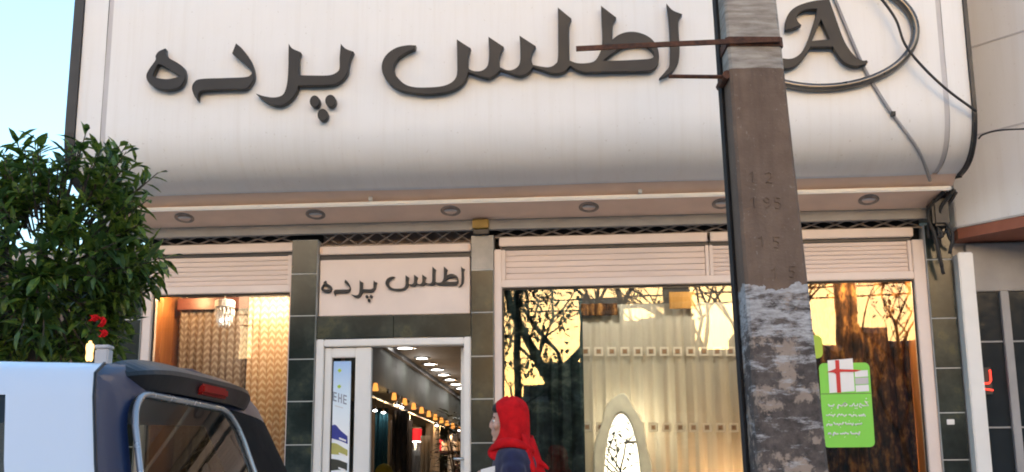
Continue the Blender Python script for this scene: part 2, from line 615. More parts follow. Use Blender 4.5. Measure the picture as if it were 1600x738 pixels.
p_.inputs['Roughness'].default_value = 0.35
L(nt, p_.outputs[0], out.inputs[0])

emitter('lamp_white', (1.0, 0.97, 0.92), 3.0)
emitter('lamp_warm', (1.0, 0.36, 0.07), 0.18)
emitter('lantern_glow', (1.0, 0.55, 0.18), 0.5)
emitter('neon_red', (1.0, 0.05, 0.03), 0.35)
RING= [1.54, 4.485, 0.66, 0.419]
LET= {'he':[[(-3.298,4.542,1),(-3.294,4.503),(-3.264,4.464),(-3.196,4.423),(-3.15,4.384),(-3.135,4.338),(-3.139,4.282),(-3.171,4.235),(-3.235,4.215),(-3.301,4.217),(-3.368,4.24),(-3.415,4.281),(-3.433,4.327),(-3.42,4.371),(-3.387,4.423),(-3.368,4.456),(-3.37,4.487),(-3.348,4.52)],[(-3.384,4.325,1),(-3.362,4.388),(-3.346,4.415),(-3.316,4.407),(-3.259,4.374),(-3.176,4.317,1),(-3.226,4.303),(-3.277,4.298),(-3.336,4.307)]],'dal':[[(-2.758,4.561,1),(-2.709,4.517),(-2.655,4.444),(-2.619,4.364),(-2.608,4.296),(-2.625,4.244),(-2.67,4.2),(-2.764,4.2),(-2.908,4.2),(-2.995,4.196),(-3.024,4.177),(-3.027,4.118,1),(-3.054,4.156),(-3.077,4.216),(-3.064,4.264),(-3.014,4.289),(-2.84,4.29),(-2.681,4.291),(-2.638,4.305),(-2.629,4.33),(-2.663,4.376),(-2.716,4.424),(-2.784,4.483,1)]],'pereh':[[(-1.963,4.526,1),(-1.925,4.486),(-1.866,4.46,1),(-1.887,4.409),(-1.9,4.352),(-1.907,4.296),(-1.938,4.25),(-1.991,4.214),(-2.055,4.205),(-2.164,4.206),(-2.273,4.21,1),(-2.285,4.159),(-2.324,4.104),(-2.377,4.068),(-2.431,4.061),(-2.496,4.082),(-2.552,4.122),(-2.591,4.161,1),(-2.526,4.137),(-2.452,4.125),(-2.393,4.139),(-2.368,4.181),(-2.356,4.246),(-2.353,4.36),(-2.355,4.465),(-2.357,4.542,1),(-2.328,4.504),(-2.263,4.471,1),(-2.273,4.424),(-2.273,4.357),(-2.271,4.291,1),(-2.166,4.285),(-2.048,4.282),(-1.994,4.299),(-1.969,4.331),(-1.969,4.412),(-1.966,4.478)]],'dots':[[(-2.109,4.082),(-2.113,4.06),(-2.126,4.043),(-2.145,4.038),(-2.164,4.045),(-2.178,4.062),(-2.183,4.085),(-2.179,4.108),(-2.166,4.124),(-2.148,4.13),(-2.129,4.123),(-2.115,4.105)],[(-1.989,4.083),(-1.994,4.06),(-2.008,4.043),(-2.027,4.037),(-2.047,4.044),(-2.062,4.062),(-2.068,4.086),(-2.064,4.109),(-2.05,4.125),(-2.03,4.131),(-2.01,4.124),(-1.995,4.106)],[(-2.046,3.977),(-2.051,3.954),(-2.064,3.938),(-2.083,3.932),(-2.102,3.939),(-2.117,3.957),(-2.122,3.98),(-2.118,4.003),(-2.105,4.02),(-2.086,4.025),(-2.067,4.018),(-2.052,4.001)]],'talas':[[(-1.408,4.464,1),(-1.471,4.437),(-1.53,4.395),(-1.558,4.346),(-1.558,4.292),(-1.527,4.237),(-1.475,4.19),(-1.408,4.167),(-1.313,4.161),(-1.203,4.167),(-1.137,4.192),(-1.104,4.229),(-1.094,4.274),(-1.094,4.351),(-1.096,4.452),(-1.098,4.526,1),(-0.995,4.452,1),(-1.01,4.402),(-1.015,4.348),(-1.012,4.294,1),(-0.972,4.275),(-0.922,4.273),(-0.881,4.297),(-0.864,4.34),(-0.86,4.427),(-0.864,4.537,1),(-0.752,4.454,1),(-0.777,4.398),(-0.786,4.346),(-0.782,4.298,1),(-0.732,4.274),(-0.691,4.273),(-0.65,4.297),(-0.633,4.34),(-0.631,4.444),(-0.636,4.537,1),(-0.517,4.449,1),(-0.546,4.397),(-0.551,4.345),(-0.539,4.306,1),(-0.477,4.29),(-0.42,4.284),(-0.379,4.304),(-0.358,4.347),(-0.353,4.538),(-0.352,4.745,1),(-0.254,4.653,1),(-0.272,4.588),(-0.274,4.448),(-0.274,4.33,1),(-0.221,4.308),(-0.156,4.304),(-0.098,4.315),(-0.065,4.353),(-0.039,4.421),(-0.033,4.525),(-0.035,4.613),(-0.036,4.745,1),(0.073,4.648,1),(0.047,4.592),(0.04,4.479,1),(0.085,4.512),(0.143,4.531),(0.208,4.53),(0.273,4.508),(0.328,4.467),(0.363,4.405),(0.373,4.335),(0.363,4.276),(0.329,4.238),(0.28,4.227),(0.086,4.23),(-0.116,4.234),(-0.173,4.236),(-0.222,4.255),(-0.27,4.287,1),(-0.306,4.249),(-0.355,4.234),(-0.413,4.24),(-0.478,4.264),(-0.539,4.287,1),(-0.568,4.251),(-0.618,4.227),(-0.659,4.23),(-0.716,4.252),(-0.778,4.274,1),(-0.811,4.242),(-0.856,4.218),(-0.897,4.224),(-0.955,4.243),(-1.013,4.266,1),(-1.039,4.196),(-1.1,4.144),(-1.188,4.117),(-1.298,4.109),(-1.408,4.121),(-1.504,4.144),(-1.571,4.181),(-1.623,4.24),(-1.65,4.303),(-1.648,4.373),(-1.612,4.434),(-1.546,4.478),(-1.464,4.494),(-1.401,4.491,1)],[(-0.029,4.319,1),(0.05,4.378),(0.107,4.415),(0.173,4.432),(0.246,4.433),(0.302,4.407),(0.333,4.363),(0.332,4.333),(0.308,4.321),(0.251,4.317),(0.089,4.315)]],'alif':[[(0.439,4.742,1),(0.482,4.688),(0.55,4.654,1),(0.526,4.616),(0.519,4.546),(0.522,4.416),(0.515,4.313),(0.491,4.254),(0.449,4.204),(0.367,4.168,1),(0.417,4.222),(0.443,4.264),(0.452,4.375),(0.454,4.505),(0.449,4.636)]],'A':[[(1.602,4.726,1),(1.627,4.63),(1.662,4.494),(1.691,4.397),(1.73,4.319),(1.771,4.268),(1.809,4.248),(1.835,4.249),(1.84,4.23),(1.802,4.214),(1.749,4.208),(1.689,4.231),(1.648,4.275),(1.617,4.333),(1.605,4.36,1),(1.451,4.364,1),(1.417,4.312),(1.374,4.257),(1.319,4.219),(1.266,4.209),(1.214,4.225),(1.19,4.274),(1.209,4.306),(1.244,4.289),(1.296,4.281),(1.341,4.293),(1.388,4.333),(1.432,4.417),(1.469,4.511),(1.501,4.606),(1.511,4.652,1),(1.442,4.652),(1.391,4.632),(1.366,4.602),(1.37,4.568),(1.395,4.533,1),(1.336,4.512),(1.277,4.498,1),(1.284,4.567),(1.308,4.624),(1.354,4.67),(1.427,4.701),(1.517,4.719)],[(1.535,4.571,1),(1.587,4.418,1),(1.463,4.411,1)]]}
# ================================================================== ground
struct(B(-400, 400, -400, 400, -0.4, 0.0).build('road', MAT['asphalt']))
struct(B(-60, 60, -4.45, 0.02, -0.1, 0.15).build('pavement', MAT['paving'], bevel=0.01))
kerb = struct(B(-60, 60, -4.62, -4.46, -0.2, 0.135).build('kerb', MAT['kerb_concrete']))
struct(B(-60, 60, -60, -16.5, -0.1, 0.12).build('pavement', MAT['paving']))

# ================================================================== the shop building and its rooms
XL, XR = -3.76, 2.385
shop = thing('shop_building', 'curtain shop building with dark marble front under a curved white fascia', 'building', (-0.7, 0.5, 0.15))
B(-4.2, 2.6, 0.02, 0.32, 3.37, 6.2).build('wall', MAT['plaster'], shop)
B(-4.2, -3.80, 0.10, 14.0, 0.15, 3.298).build('side_wall', MAT['plaster'], shop)
B(2.40, 2.6, 0.10, 14.0, 0.15, 3.298).build('side_wall', MAT['plaster'], shop)
B(-4.2, 2.6, 14.0, 14.2, 0.15, 6.2).build('rear_wall', MAT['plaster'], shop)
B(-4.2, 2.6, 0.322, 13.998, 6.0, 6.2).build('roof', MAT['plaster'], shop)
B(-3.92, 2.46, -0.10, -0.045, 3.312, 3.39).build('lintel_beam', MAT['trim_grey'], shop, bevel=0.004)

struct(B(-3.80, 2.40, 0.10, 14.0, 0.12, 0.25).build('shop_floor', MAT['floor_tile']))
B(-3.798, 2.398, 0.096, 0.112, 2.93, 3.368).build('light_seal_board', MAT['dark_cavity'], shop)  # unseen board added to stop display spots leaking out above the shutters
struct(B(-3.80, 2.40, 0.113, 14.0, 3.0, 3.2).build('shop_ceiling', MAT['dark_wall']))
struct(B(-3.799, -2.60, 1.2, 13.9, 2.5, 2.995).build('shop_bulkhead', MAT['dark_green_grey'], bevel=0.01))
struct(B(-3.79, 2.39, 13.6, 13.8, 0.25, 2.99).build('shop_back_wall', MAT['dark_wall']))
struct(B(-3.79, -3.20, 1.21, 13.5, 0.25, 2.49).build('shop_side_wall', MAT['dark_wall']))
# partitions that close the backs of the display bays
struct(B(-3.79, -2.36, 0.95, 1.10, 0.25, 2.99).build('display_partition', MAT['wood_orange']))
struct(B(-1.05, 2.39, 0.95, 1.10, 0.25, 2.99).build('display_partition', MAT['dark_wall']))
struct(B(-2.44, -2.36, 0.11, 0.94, 0.25, 2.99).build('display_partition', MAT['dark_wall']))
struct(B(-1.06, -0.98, 0.11, 0.94, 0.25, 2.99).build('display_partition', MAT['dark_wall']))
struct(B(-1.03, -0.95, 1.10, 13.5, 0.25, 2.99).build('shop_partition', MAT['dark_green_grey']))

# bulkhead trim line
struct(B(-2.60, -2.55, 1.2, 13.5, 2.94, 2.999).build('ceiling_trim', MAT['black_metal']))

# ------------------------------------------------------------------ curved white fascia
fas = thing('sign_fascia', 'long curved white sign fascia over the shop front, with tan soffit', 'fascia', (-0.7, -0.4, 3.45))
FX0, FX1 = -3.98, 2.55
prof = [(-0.50, 3.536)]
for k in range(0, 15):
    a = k / 14 * pi / 2
    prof.append((-0.50 - 0.50 * sin(a) ** 0.74, 3.545 + 0.47 * (1 - cos(a) ** 0.74)))
prof += [(-1.0, 4.3), (-1.0, 4.8), (-1.0, 5.6), (-0.9, 5.66), (0.01, 5.66)]
def fascia_strip(x0, x1, off, name, mat, n=24):
    rings = []
    for i in range(n + 1):
        x = x0 + (x1 - x0) * i / n
        ring = []
        for j, (y, z) in enumerate(prof):
            a = Vector(prof[max(0, j - 1)])
            b = Vector(prof[min(len(prof) - 1, j + 1)])
            t = (b - a).normalized()
            nrm = Vector((-t.y, t.x))
            if nrm.x > 0:
                nrm = -nrm
            w = 0.004 * sin(x * 2.1 + z * 3) if name == 'panel' else 0
            ring.append((x, y + nrm.x * (off + w), z + nrm.y * (off + w)))
        rings.append(ring)
    return MB().loft(rings, close=False).build(name, mat, fas, smooth=True)
# three sheets with a joint strip near each end
fascia_strip(-3.978, -3.790, 0.0, 'panel', MAT['fascia_white'], 4)
fascia_strip(-3.750, 2.362, 0.0, 'panel', MAT['fascia_white'], 40)
fascia_strip(2.398, 2.548, 0.0, 'panel', MAT['fascia_white'], 4)
fascia_strip(-3.791, -3.749, -0.010, 'joint_strip', MAT['joint_grey'], 2)
fascia_strip(2.361, 2.399, -0.010, 'joint_strip', MAT['joint_grey'], 2)
# dark edge trims: solid following the profile
def trim(x0, x1, name):
    rings = []
    outer = [(y - 0.022, z - (0.022 if z < 3.9 else 0)) for y, z in prof[:-3]] + [(-1.022, 5.70), (0.0, 5.70)]
    inner = [(0.0, 5.50), (-0.30, 5.5), (-0.30, 3.56)]
    ring = outer + inner
    return MB().loft([[(x0, y, z) for y, z in ring], [(x1, y, z) for y, z in ring]], caps=True).build(name, MAT['black_metal'], fas)
trim(-4.055, -3.982, 'edge_trim')
trim(2.552, 2.578, 'edge_trim')
# soffit and its tan lip
MB().loft([[(x, y, z) for y, z in ((-0.405, 3.478), (-0.10, 3.392), (-0.10, 3.43), (-0.405, 3.515))] for x in (-3.95, -1.2, 0.9, 2.50)], caps=True).build('soffit', MAT['soffit_tan'], fas)
MB().loft([[(x, y, z) for y, z in ((-0.404, 3.482), (-0.520, 3.545), (-0.515, 3.56), (-0.400, 3.50))] for x in (-3.97, -0.7, 2.54)], caps=True).build('lip', MAT['soffit_tan'], fas)
tube = B(-3.94, 2.52, -0.442, -0.410, 3.446, 3.478).build('light_tube', MAT['tube_white'], fas, bevel=0.008)
for cx in (-1.843, 0.224):
    B(cx - 0.015, cx + 0.015, -0.462, -0.43, 3.480, 3.512).build('tube_clip', MAT['white_paint'], tube, bevel=0.003)
for cx in (-3.383, -2.322, -1.249, -0.17, 0.85, 1.952):
    m_ = MB()
    zc = 3.392 + (0.15 / 0.305) * 0.086
    prf = [(0.048, 0.012), (0.060, 0.012), (0.075, 0.006), (0.078, -0.004), (0.062, -0.010), (0.050, -0.002)]
    rings = [[(cx + r * cos(t * pi / 12), -0.25 + r * sin(t * pi / 12), zc + z - 0.28 * r * sin(t * pi / 12)) for t in range(24)] for r, z in prf]
    d_ = m_.loft(rings, caps=False).build('downlight', MAT['rust'] if False else MAT['grille_metal'], fas, smooth=True)
    MB().disc((cx, -0.25, zc - 0.0005), 0.05, 'Z', 20, 0.006).build('lens', MAT['print_grey'], d_)

# ------------------------------------------------------------------ lettering
def shift(ol, f):
    return [(*f(p[0], p[1]), *p[2:]) for p in ol]
sign = thing('sign_lettering', 'large dark metal Persian shop name spelled across the white fascia', 'lettering', (-1.4, -1.01, 3.95))
YB, YF = -1.012, -1.07
for key, nm in (('he', 'letter'), ('dal', 'letter'), ('pereh', 'letter'), ('talas', 'letter'), ('alif', 'letter')):
    plate(nm, LET[key], YF, YB, MAT['letter_metal'], sign)
for d in LET['dots']:
    plate('letter_dot', [d], YF, YB, MAT['letter_metal'], sign)
emb = thing('sign_emblem', 'dark metal letter A inside an oval ring at the right of the fascia', 'emblem', (1.54, -1.01, 4.07))
plate('letter', LET['A'], YF, YB, MAT['letter_metal'], emb)
m_ = MB()
rx, rz, ra, rb = RING
rings = []
for k in range(72):
    a = 2 * pi * k / 72
    c = Vector((rx + ra * cos(a), -1.04, rz + rb * sin(a)))
    nrm = Vector((cos(a) / ra, 0, sin(a) / rb)).normalized()
    rings.append([c + nrm * u + Vector((0, v, 0)) for u, v in ((0.028, 0.02), (0.022, -0.022), (0.0, -0.032), (-0.022, -0.022), (-0.028, 0.02))])
rings.append(rings[0])
m_.loft(rings)
bmesh.ops.remove_doubles(m_.bm, verts=m_.bm.verts[:], dist=1e-5)
m_.build('ring', MAT['ring_metal'], emb, smooth=True)
for a in (0.15, -0.75, -1.57, 1.2, 2.2, 3.3, 4.0):
    c = Vector((rx + ra * cos(a), 0, rz + rb * sin(a)))
    B(c.x - 0.01, c.x + 0.01, -1.03, -1.0, c.z - 0.01, c.z + 0.01).build('stand_off', MAT['black_metal'], emb)

# small panel over the door
ds = thing('door_sign', 'cream panel with small Persian lettering over the shop door', 'sign', (-1.72, -0.02, 2.65))
B(-2.325, -1.122, -0.035, 0.05, 2.655, 3.108).build('panel', MAT['frame_cream'], ds, bevel=0.004)
SC = 0.287
def small(px, pz, word):
    if word == 0:
        return (-1.148 + (px - 0.585) * SC, 2.852 + (pz - 4.135) * SC * 1.02)
    return (-1.850 + (px + 1.84) * SC, 2.856 + (pz - 4.27) * SC * 1.02)
for key, wd in (('he', 1), ('dal', 1), ('pereh', 1), ('talas', 0), ('alif', 0)):
    plate('letter', [shift(o, lambda x, z: small(x, z, wd)) for o in LET[key]], -0.062, -0.036, MAT['letter_metal'], ds, bevel=0.001, smooth_n=4)
for d in LET['dots']:
    plate('letter_dot', [shift(d, lambda x, z: small(x, z, 1))], -0.062, -0.036, MAT['letter_metal'], ds, bevel=0.001, smooth_n=2)

# ------------------------------------------------------------------ marble pillars
JZ = [0.15, 0.31, 0.645, 0.98, 1.315, 1.65, 1.983, 2.312, 2.655, 2.992, 3.268]
def pillar(x0, x1, yf, label, zs=JZ, cols=1, top_mat=None, ztop=3.268):
    t = thing('marble_pillar', label, 'pillar', ((x0 + x1) / 2, yf + 0.09, 0.15), 'marble pillars of the shop front')
    B(x0 + 0.002, x1 - 0.002, yf + 0.004, 0.10, 0.15, ztop).build('core', MAT['grout'], t)
    w = (x1 - x0) / cols
    for c in range(cols):
        for i in range(len(zs) - 1):
            z0, z1 = zs[i] + 0.004, min(zs[i + 1], ztop) - 0.004
            if z1 - z0 < 0.02:
                continue
            last = top_mat and i == len(zs) - 2
            o = piece('tile', MAT[top_mat] if last else MAT['green_marble'], t, x0 + c * w + 0.0025, x0 + (c + 1) * w - 0.0025, yf + random.uniform(-0.001, 0.001), yf + 0.02, z0, z1, 0.002)
            if last:
                o['label'] = 'pale worn stone tile at the head of the pillar'
    return t
pillar(-4.20, -3.765, -0.06, 'dark marble pillar at the left corner, behind the leafy tree', cols=2)
pillar(-2.548, -2.338, -0.08, 'dark green marble pillar between the left window and the door')
pillar(-1.108, -0.930, -0.08, 'dark green marble pillar with a pale top tile, right of the door', top_mat='lightblock')
pillar(2.388, 2.580, -0.08, 'dark marble pillar at the right corner beside the white post', zs=[0.15, 0.49, 0.83, 1.17, 1.49, 1.834, 2.165, 2.541, 2.993, 3.268])
lin = thing('marble_lintel', 'dark veined marble slab over the door frame', 'lintel', (-1.72, -0.04, 2.47))
for a, b in ((-2.335, -1.724), (-1.720, -1.111)):
    piece('tile', MAT['green_marble'], lin, a, b, -0.055, 0.09, 2.474, 2.648, 0.002)
tag(B(-1.085, -0.962, -0.125, -0.062, 3.272, 3.31).build('junction_box', MAT['black_metal'], bevel=0.004), 'small black fitting on top of the pillar right of the door', 'box')
yb = thing('junction_box', 'ochre box above the pillar right of the door', 'box', (-1.02, -0.11, 3.318))
B(-1.09, -0.962, -0.15, -0.102, 3.315, 3.386).build('case', MAT['yellow_box'], yb, bevel=0.005)
B(-1.075, -0.977, -0.154, -0.150, 3.330, 3.372).build('lid', MAT['yellow_box'], yb, bevel=0.001)

# ------------------------------------------------------------------ shop windows
def window(x0, x1, pl, pr, label):
    """x0, x1: glass; pl, pr: outer faces of the posts"""
    t = thing('shop_window', label, 'window', ((x0 + x1) / 2, 0.0, 0.25))
    B(pl, x0, -0.045, 0.09, 0.25, 3.16).build('post', MAT['frame_cream'], t, bevel=0.005)
    B(x1, pr, -0.045, 0.09, 0.25, 3.16).build('post', MAT['frame_cream'], t, bevel=0.005)
    B(x0, x1, -0.040, 0.08, 2.856, 2.916).build('rail', MAT['frame_cream'], t, bevel=0.005)
    B(x0, x1, -0.040, 0.08, 0.26, 0.40).build('sill', MAT['frame_cream'], t, bevel=0.005)
    B(x0 + 0.001, x1 - 0.001, 0.016, 0.022, 0.41, 2.853).build('pane', MAT['window_glass'], t)
    for a, b in (((x0, x0 + 0.012), 0), ((x1 - 0.012, x1), 0)):
        B(a[0], a[1], -0.002, 0.015, 0.41, 2.853).build('gasket', MAT['black_metal'], t)
    B(x0 + 0.013, x1 - 0.013, -0.002, 0.015, 2.842, 2.854).build('gasket', MAT['black_metal'], t)
    return t
window(-3.690, -2.562, -3.760, -2.549, 'left shop window with patterned gold and grey curtains behind it')
window(-0.870, 1.150, -0.928, 1.185, 'wide middle shop window with sheer beige curtain and oval mirror')
window(1.225, 2.296, 1.190, 2.386, 'right shop window with brown curtains and a green notice')

# ------------------------------------------------------------------ roller shutters
def shutter(x0, x1, label, n=6, joint=None):
    t = thing('roller_shutter', label, 'shutter', ((x0 + x1) / 2, 0.0, 2.92), 'rolled-up shutters over the windows')
    B(x0 - 0.02, x1 + 0.02, -0.045, 0.085, 3.186, 3.256).build('cover', MAT['frame_cream'], t, bevel=0.006)
    B(x0, x1, -0.015, 0.07, 3.160, 3.184).build('shadow_gap', MAT['black_metal'], t)
    h = (3.158 - 2.922) / n
    for i in range(n):
        z = 2.922 + i * h
        m_ = MB()
        sec = [(0.03, z + 0.001), (-0.006, z + 0.001), (-0.0085, z + h * 0.12), (-0.0095, z + h * 0.5), (-0.0085, z + h * 0.85), (-0.006, z + h - 0.0015), (0.03, z + h - 0.0015)]
        m_.loft([[(x0 + 0.03, y, zz) for y, zz in sec], [(x1 - 0.03, y, zz) for y, zz in sec]], caps=True)
        m_.build('slat', MAT['shutter_cream'], t)
    B(x0, x0 + 0.028, -0.03, 0.06, 2.918, 3.158).build('guide', MAT['frame_cream'], t, bevel=0.003)
    B(x1 - 0.028, x1, -0.03, 0.06, 2.918, 3.158).build('guide', MAT['frame_cream'], t, bevel=0.003)
    B(x0 + 0.03, x1 - 0.03, 0.035, 0.06, 2.918, 3.158).build('lining', MAT['black_metal'], t)
shutter(-3.689, -2.563, 'rolled-up cream shutter over the left window')
shutter(-0.869, 0.752, 'rolled-up cream shutter over the middle window, left of the pole', n=5)
shutter(0.756, 2.294, 'rolled-up cream shutter over the right window, partly behind the pole', n=7)
dc = thing('shutter_box', 'narrow peach shutter casing above the door sign', 'shutter', (-1.72, 0, 3.11))
B(-2.33, -1.115, -0.05, 0.08, 3.150, 3.215).build('cover', MAT['frame_cream'], dc, bevel=0.006)
B(-2.332, -1.112, -0.02, 0.08, 3.111, 3.148).build('shadow_gap', MAT['black_metal'], dc)
for x in (-2.325, -1.135):
    B(x, x + 0.02, -0.056, -0.05, 3.16, 3.205).build('end_cap', MAT['soffit_tan'], dc)

# ------------------------------------------------------------------ folding lattice grilles
def grille(x0, x1, z0, z1, label, pitch=0.182, net=False):
    t = thing('lattice_grille', label, 'grille', ((x0 + x1) / 2, 0.0, z0), 'lattice grilles under the lintel beam')
    B(x0, x1, 0.075, 0.095, z0 - 0.002, z1 + 0.002).build('backing', MAT['net_brown'] if net else MAT['dark_cavity'], t)
    n = max(1, round((x1 - x0) / pitch))
    w = (x1 - x0) / n
    me = None
    for i in range(n):
        for s in (-1, 1):
            nm = 'bar'
            xa = x0 + i * w + (0 if s > 0 else w)
            xb = x0 + i * w + (w if s > 0 else 0)
            m_ = MB()
            y = -0.028 if s > 0 else -0.016
            m_.tube([(xa, y, z0 + 0.003), ((xa + xb) / 2, y, (z0 + z1) / 2), (xb, y, z1 - 0.003)], 0.0075, 4)
            m_.build(nm, MAT['grille_metal'], t)
    B(x0, x1, -0.03, 0.0, z0 - 0.006, z0 + 0.002).build('rail', MAT['grille_metal'], t)
grille(-3.72, -2.55, 3.262, 3.336, 'black lattice strip over the left window shutter')
grille(-2.33, -1.11, 3.226, 3.336, 'brown lattice strip over the door sign casing', net=True, pitch=0.15)
grille(-0.925, 2.38, 3.262, 3.336, 'long black lattice strip over the middle and right windows')

# ------------------------------------------------------------------ door
dr = thing('shop_door', 'white framed shop door with its right leaf folded open', 'door', (-1.72, 0.0, 0.25))
B(-2.333, -2.272, -0.06, 0.06, 0.25, 2.468).build('frame', MAT['white_paint'], dr, bevel=0.006)
B(-1.166, -1.111, -0.06, 0.06, 0.25, 2.468).build('frame', MAT['white_paint'], dr, bevel=0.006)
B(-2.271, -1.167, -0.058, 0.058, 2.410, 2.466).build('frame', MAT['white_paint'], dr, bevel=0.006)
lf = MB()
lf.box(-2.268, -2.212, -0.03, 0.03, 0.27, 2.404)
lf.box(-2.024, -1.898, -0.03, 0.03, 0.27, 2.404)
lf.box(-2.212, -2.024, -0.029, 0.029, 2.326, 2.403)
lf.box(-2.212, -2.024, -0.029, 0.029, 0.271, 0.50)
lf = lf.build('door_leaf', MAT['white_paint'], dr, bevel=0.006)
B(-2.211, -2.025, -0.004, 0.002, 0.501, 2.325).build('pane', MAT['door_glass'], lf)
B(-2.211, -2.200, -0.012, -0.005, 0.501, 2.325).build('gasket', MAT['black_metal'], lf)
lo = MB()
for z0, z1 in ((0.27, 0.5), (2.3, 2.40)):
    lo.box(-1.205, -1.170, 0.07, 0.85, z0, z1)
lo.box(-1.2045, -1.1705, 0.07, 0.16, 0.5, 2.3)
lo.box(-1.2045, -1.1705, 0.76, 0.85, 0.5, 2.3)
lo = lo.build('door_leaf', MAT['white_paint'], dr, bevel=0.004)
B(-1.190, -1.184, 0.161, 0.759, 0.501, 2.299).build('pane', MAT['door_glass'], lo)
hd = MB().tube([(-1.17, -0.062, 1.53), (-1.17, -0.10, 1.53), (-1.235, -0.105, 1.532)], 0.012, 8).build('handle', MAT['chrome'], dr, smooth=True)
# printed banner on the door pane
bn = thing('door_banner', 'pale blue printed banner in the narrow pane of the door', 'banner', (-2.12, -0.006, 0.6))
B(-2.199, -2.060, -0.020, -0.0055, 0.60, 2.298).build('sheet', MAT['banner_print'], bn, bevel=0.003)
yb_ = -0.0225
def print_(name, pts, mat, parent, y=yb_, n=3):
    return plate(name, [pts], y, y + 0.002, MAT[mat], parent, smooth_n=n, bevel=0.0002)
def tilt(x, z):
    return (x, z - (x + 2.199) * 0.30)
def stroke(x0, z0, x1, z1, h=0.010):
    return [(*tilt(x0, z0), 1), (*tilt(x1, z1), 1), (*tilt(x1, z1 - h), 1), (*tilt(x0, z0 - h), 1)]
# cut-off capitals E H E
bx = -2.196
for k, ch in enumerate("EHE"):
    x = bx + k * 0.040
    zt = 2.062
    if ch == 'E':
        print_('print_letter', stroke(x, zt, x + 0.028, zt, 0.011), 'print_text', bn)
        print_('print_letter', stroke(x, zt - 0.030, x + 0.026, zt - 0.030, 0.011), 'print_text', bn)
        print_('print_letter', stroke(x, zt - 0.060, x + 0.028, zt - 0.060, 0.011), 'print_text', bn)
        print_('print_letter', stroke(x, zt - 0.0115, x + 0.008, zt - 0.0115, 0.048), 'print_text', bn, y=yb_ - 0.0003)
    else:
        print_('print_letter', stroke(x, zt, x + 0.008, zt, 0.071), 'print_text', bn)
        print_('print_letter', stroke(x + 0.022, zt, x + 0.030, zt, 0.071), 'print_text', bn)
        print_('print_letter', stroke(x + 0.0085, zt - 0.030, x + 0.0215, zt - 0.030, 0.011), 'print_text', bn)
print_('print_line', stroke(-2.18, 1.96, -2.115, 1.96, 0.005), 'print_grey', bn)
print_('print_shape', [(-2.198, 1.80, 1), (-2.17, 1.803), (-2.13, 1.76), (-2.075, 1.715, 1), (-2.072, 1.655, 1), (-2.13, 1.68), (-2.198, 1.70, 1)], 'print_blue', bn)
print_('print_shape', [(-2.198, 1.665, 1), (-2.16, 1.66), (-2.10, 1.625), (-2.072, 1.61, 1), (-2.072, 1.565, 1), (-2.14, 1.575), (-2.198, 1.58, 1)], 'print_olive', bn)
print_('print_shape', [(-2.198, 1.545, 1), (-2.14, 1.535), (-2.072, 1.51, 1), (-2.072, 1.455, 1), (-2.14, 1.46), (-2.198, 1.455, 1)], 'print_black', bn)
print_('print_shape', [(-2.198, 1.31, 1), (-2.12, 1.36), (-2.072, 1.37, 1), (-2.072, 1.27, 1), (-2.14, 1.26), (-2.198, 1.21, 1)], 'print_black', bn)
for z in (1.715, 1.600, 1.49):
    print_('print_line', stroke(-2.14, z + 0.01, -2.085, z + 0.006, 0.014), 'print_white', bn, y=yb_ - 0.001)
for z in (2.225, 2.10):
    print_('print_shape', [(-2.165, z), (-2.15, z + 0.014), (-2.135, z), (-2.15, z - 0.014)], 'lime_card', bn)

# ------------------------------------------------------------------ goods behind the glass
def curtain(name, label, x0, x1, y, z0, z1, folds, amp, mat, cat='curtain', group=None, slope=0.0, parent=None):
    n = max(24, folds * 10)
    rings = []
    ph = random.uniform(0, 6)
    for j in range(13):
        v = j / 12
        z = z1 + (z0 - z1) * v
        ring = []
        for i in range(n + 1):
            u = i / n
            a = 2 * pi * folds * (u + 0.012 * sin(u * 17 + ph)) + ph
            k = amp * (0.55 + 0.45 * v)
            ring.append((x0 + (x1 - x0) * u + 0.15 * k * sin(2 * a), y + k * sin(a) + 0.3 * k * sin(2.3 * a + ph), z + slope * u * (1 - v)))
        rings.append(ring)
    o = MB().loft(rings, close=False).build(name, MAT[mat], parent, smooth=True)
    sm = o.modifiers.new('thick', 'SOLIDIFY')
    sm.thickness = 0.004
    if label:
        tag(o, label, cat, group)
    return o

def spot(name, label, loc, energy, col, matn, r=0.035, light_r=0.04, dz=-0.06, group=None, cat='lamp'):
    """a small recessed ceiling spot: ring, lit lens and its light"""
    t = thing(name, label, cat, loc, group)
    x, y, z = loc
    prf = [(r * 1.5, 0.0), (r * 1.5, -0.01), (r * 1.05, -0.014), (r, -0.004)]
    MB().loft([[(x + q * cos(k * pi / 8), y + q * sin(k * pi / 8), z + h) for k in range(16)] for q, h in prf]).build('ring', MAT['chrome'], t, smooth=True)
    MB().disc((x, y, z - 0.006), r, 'Z', 16, 0.008).build('lens', MAT[matn], t)
    if energy:
        l = bpy.data.lights.new(name, 'POINT')
        l.energy = energy
        l.color = col
        l.shadow_soft_size = light_r
        lo_ = bpy.data.objects.new('bulb', l)
        COL.objects.link(lo_)
        lo_.location = (x, y, z + dz)
        adopt(lo_, t)
    return t

WARM = (1.0, 0.60, 0.28)
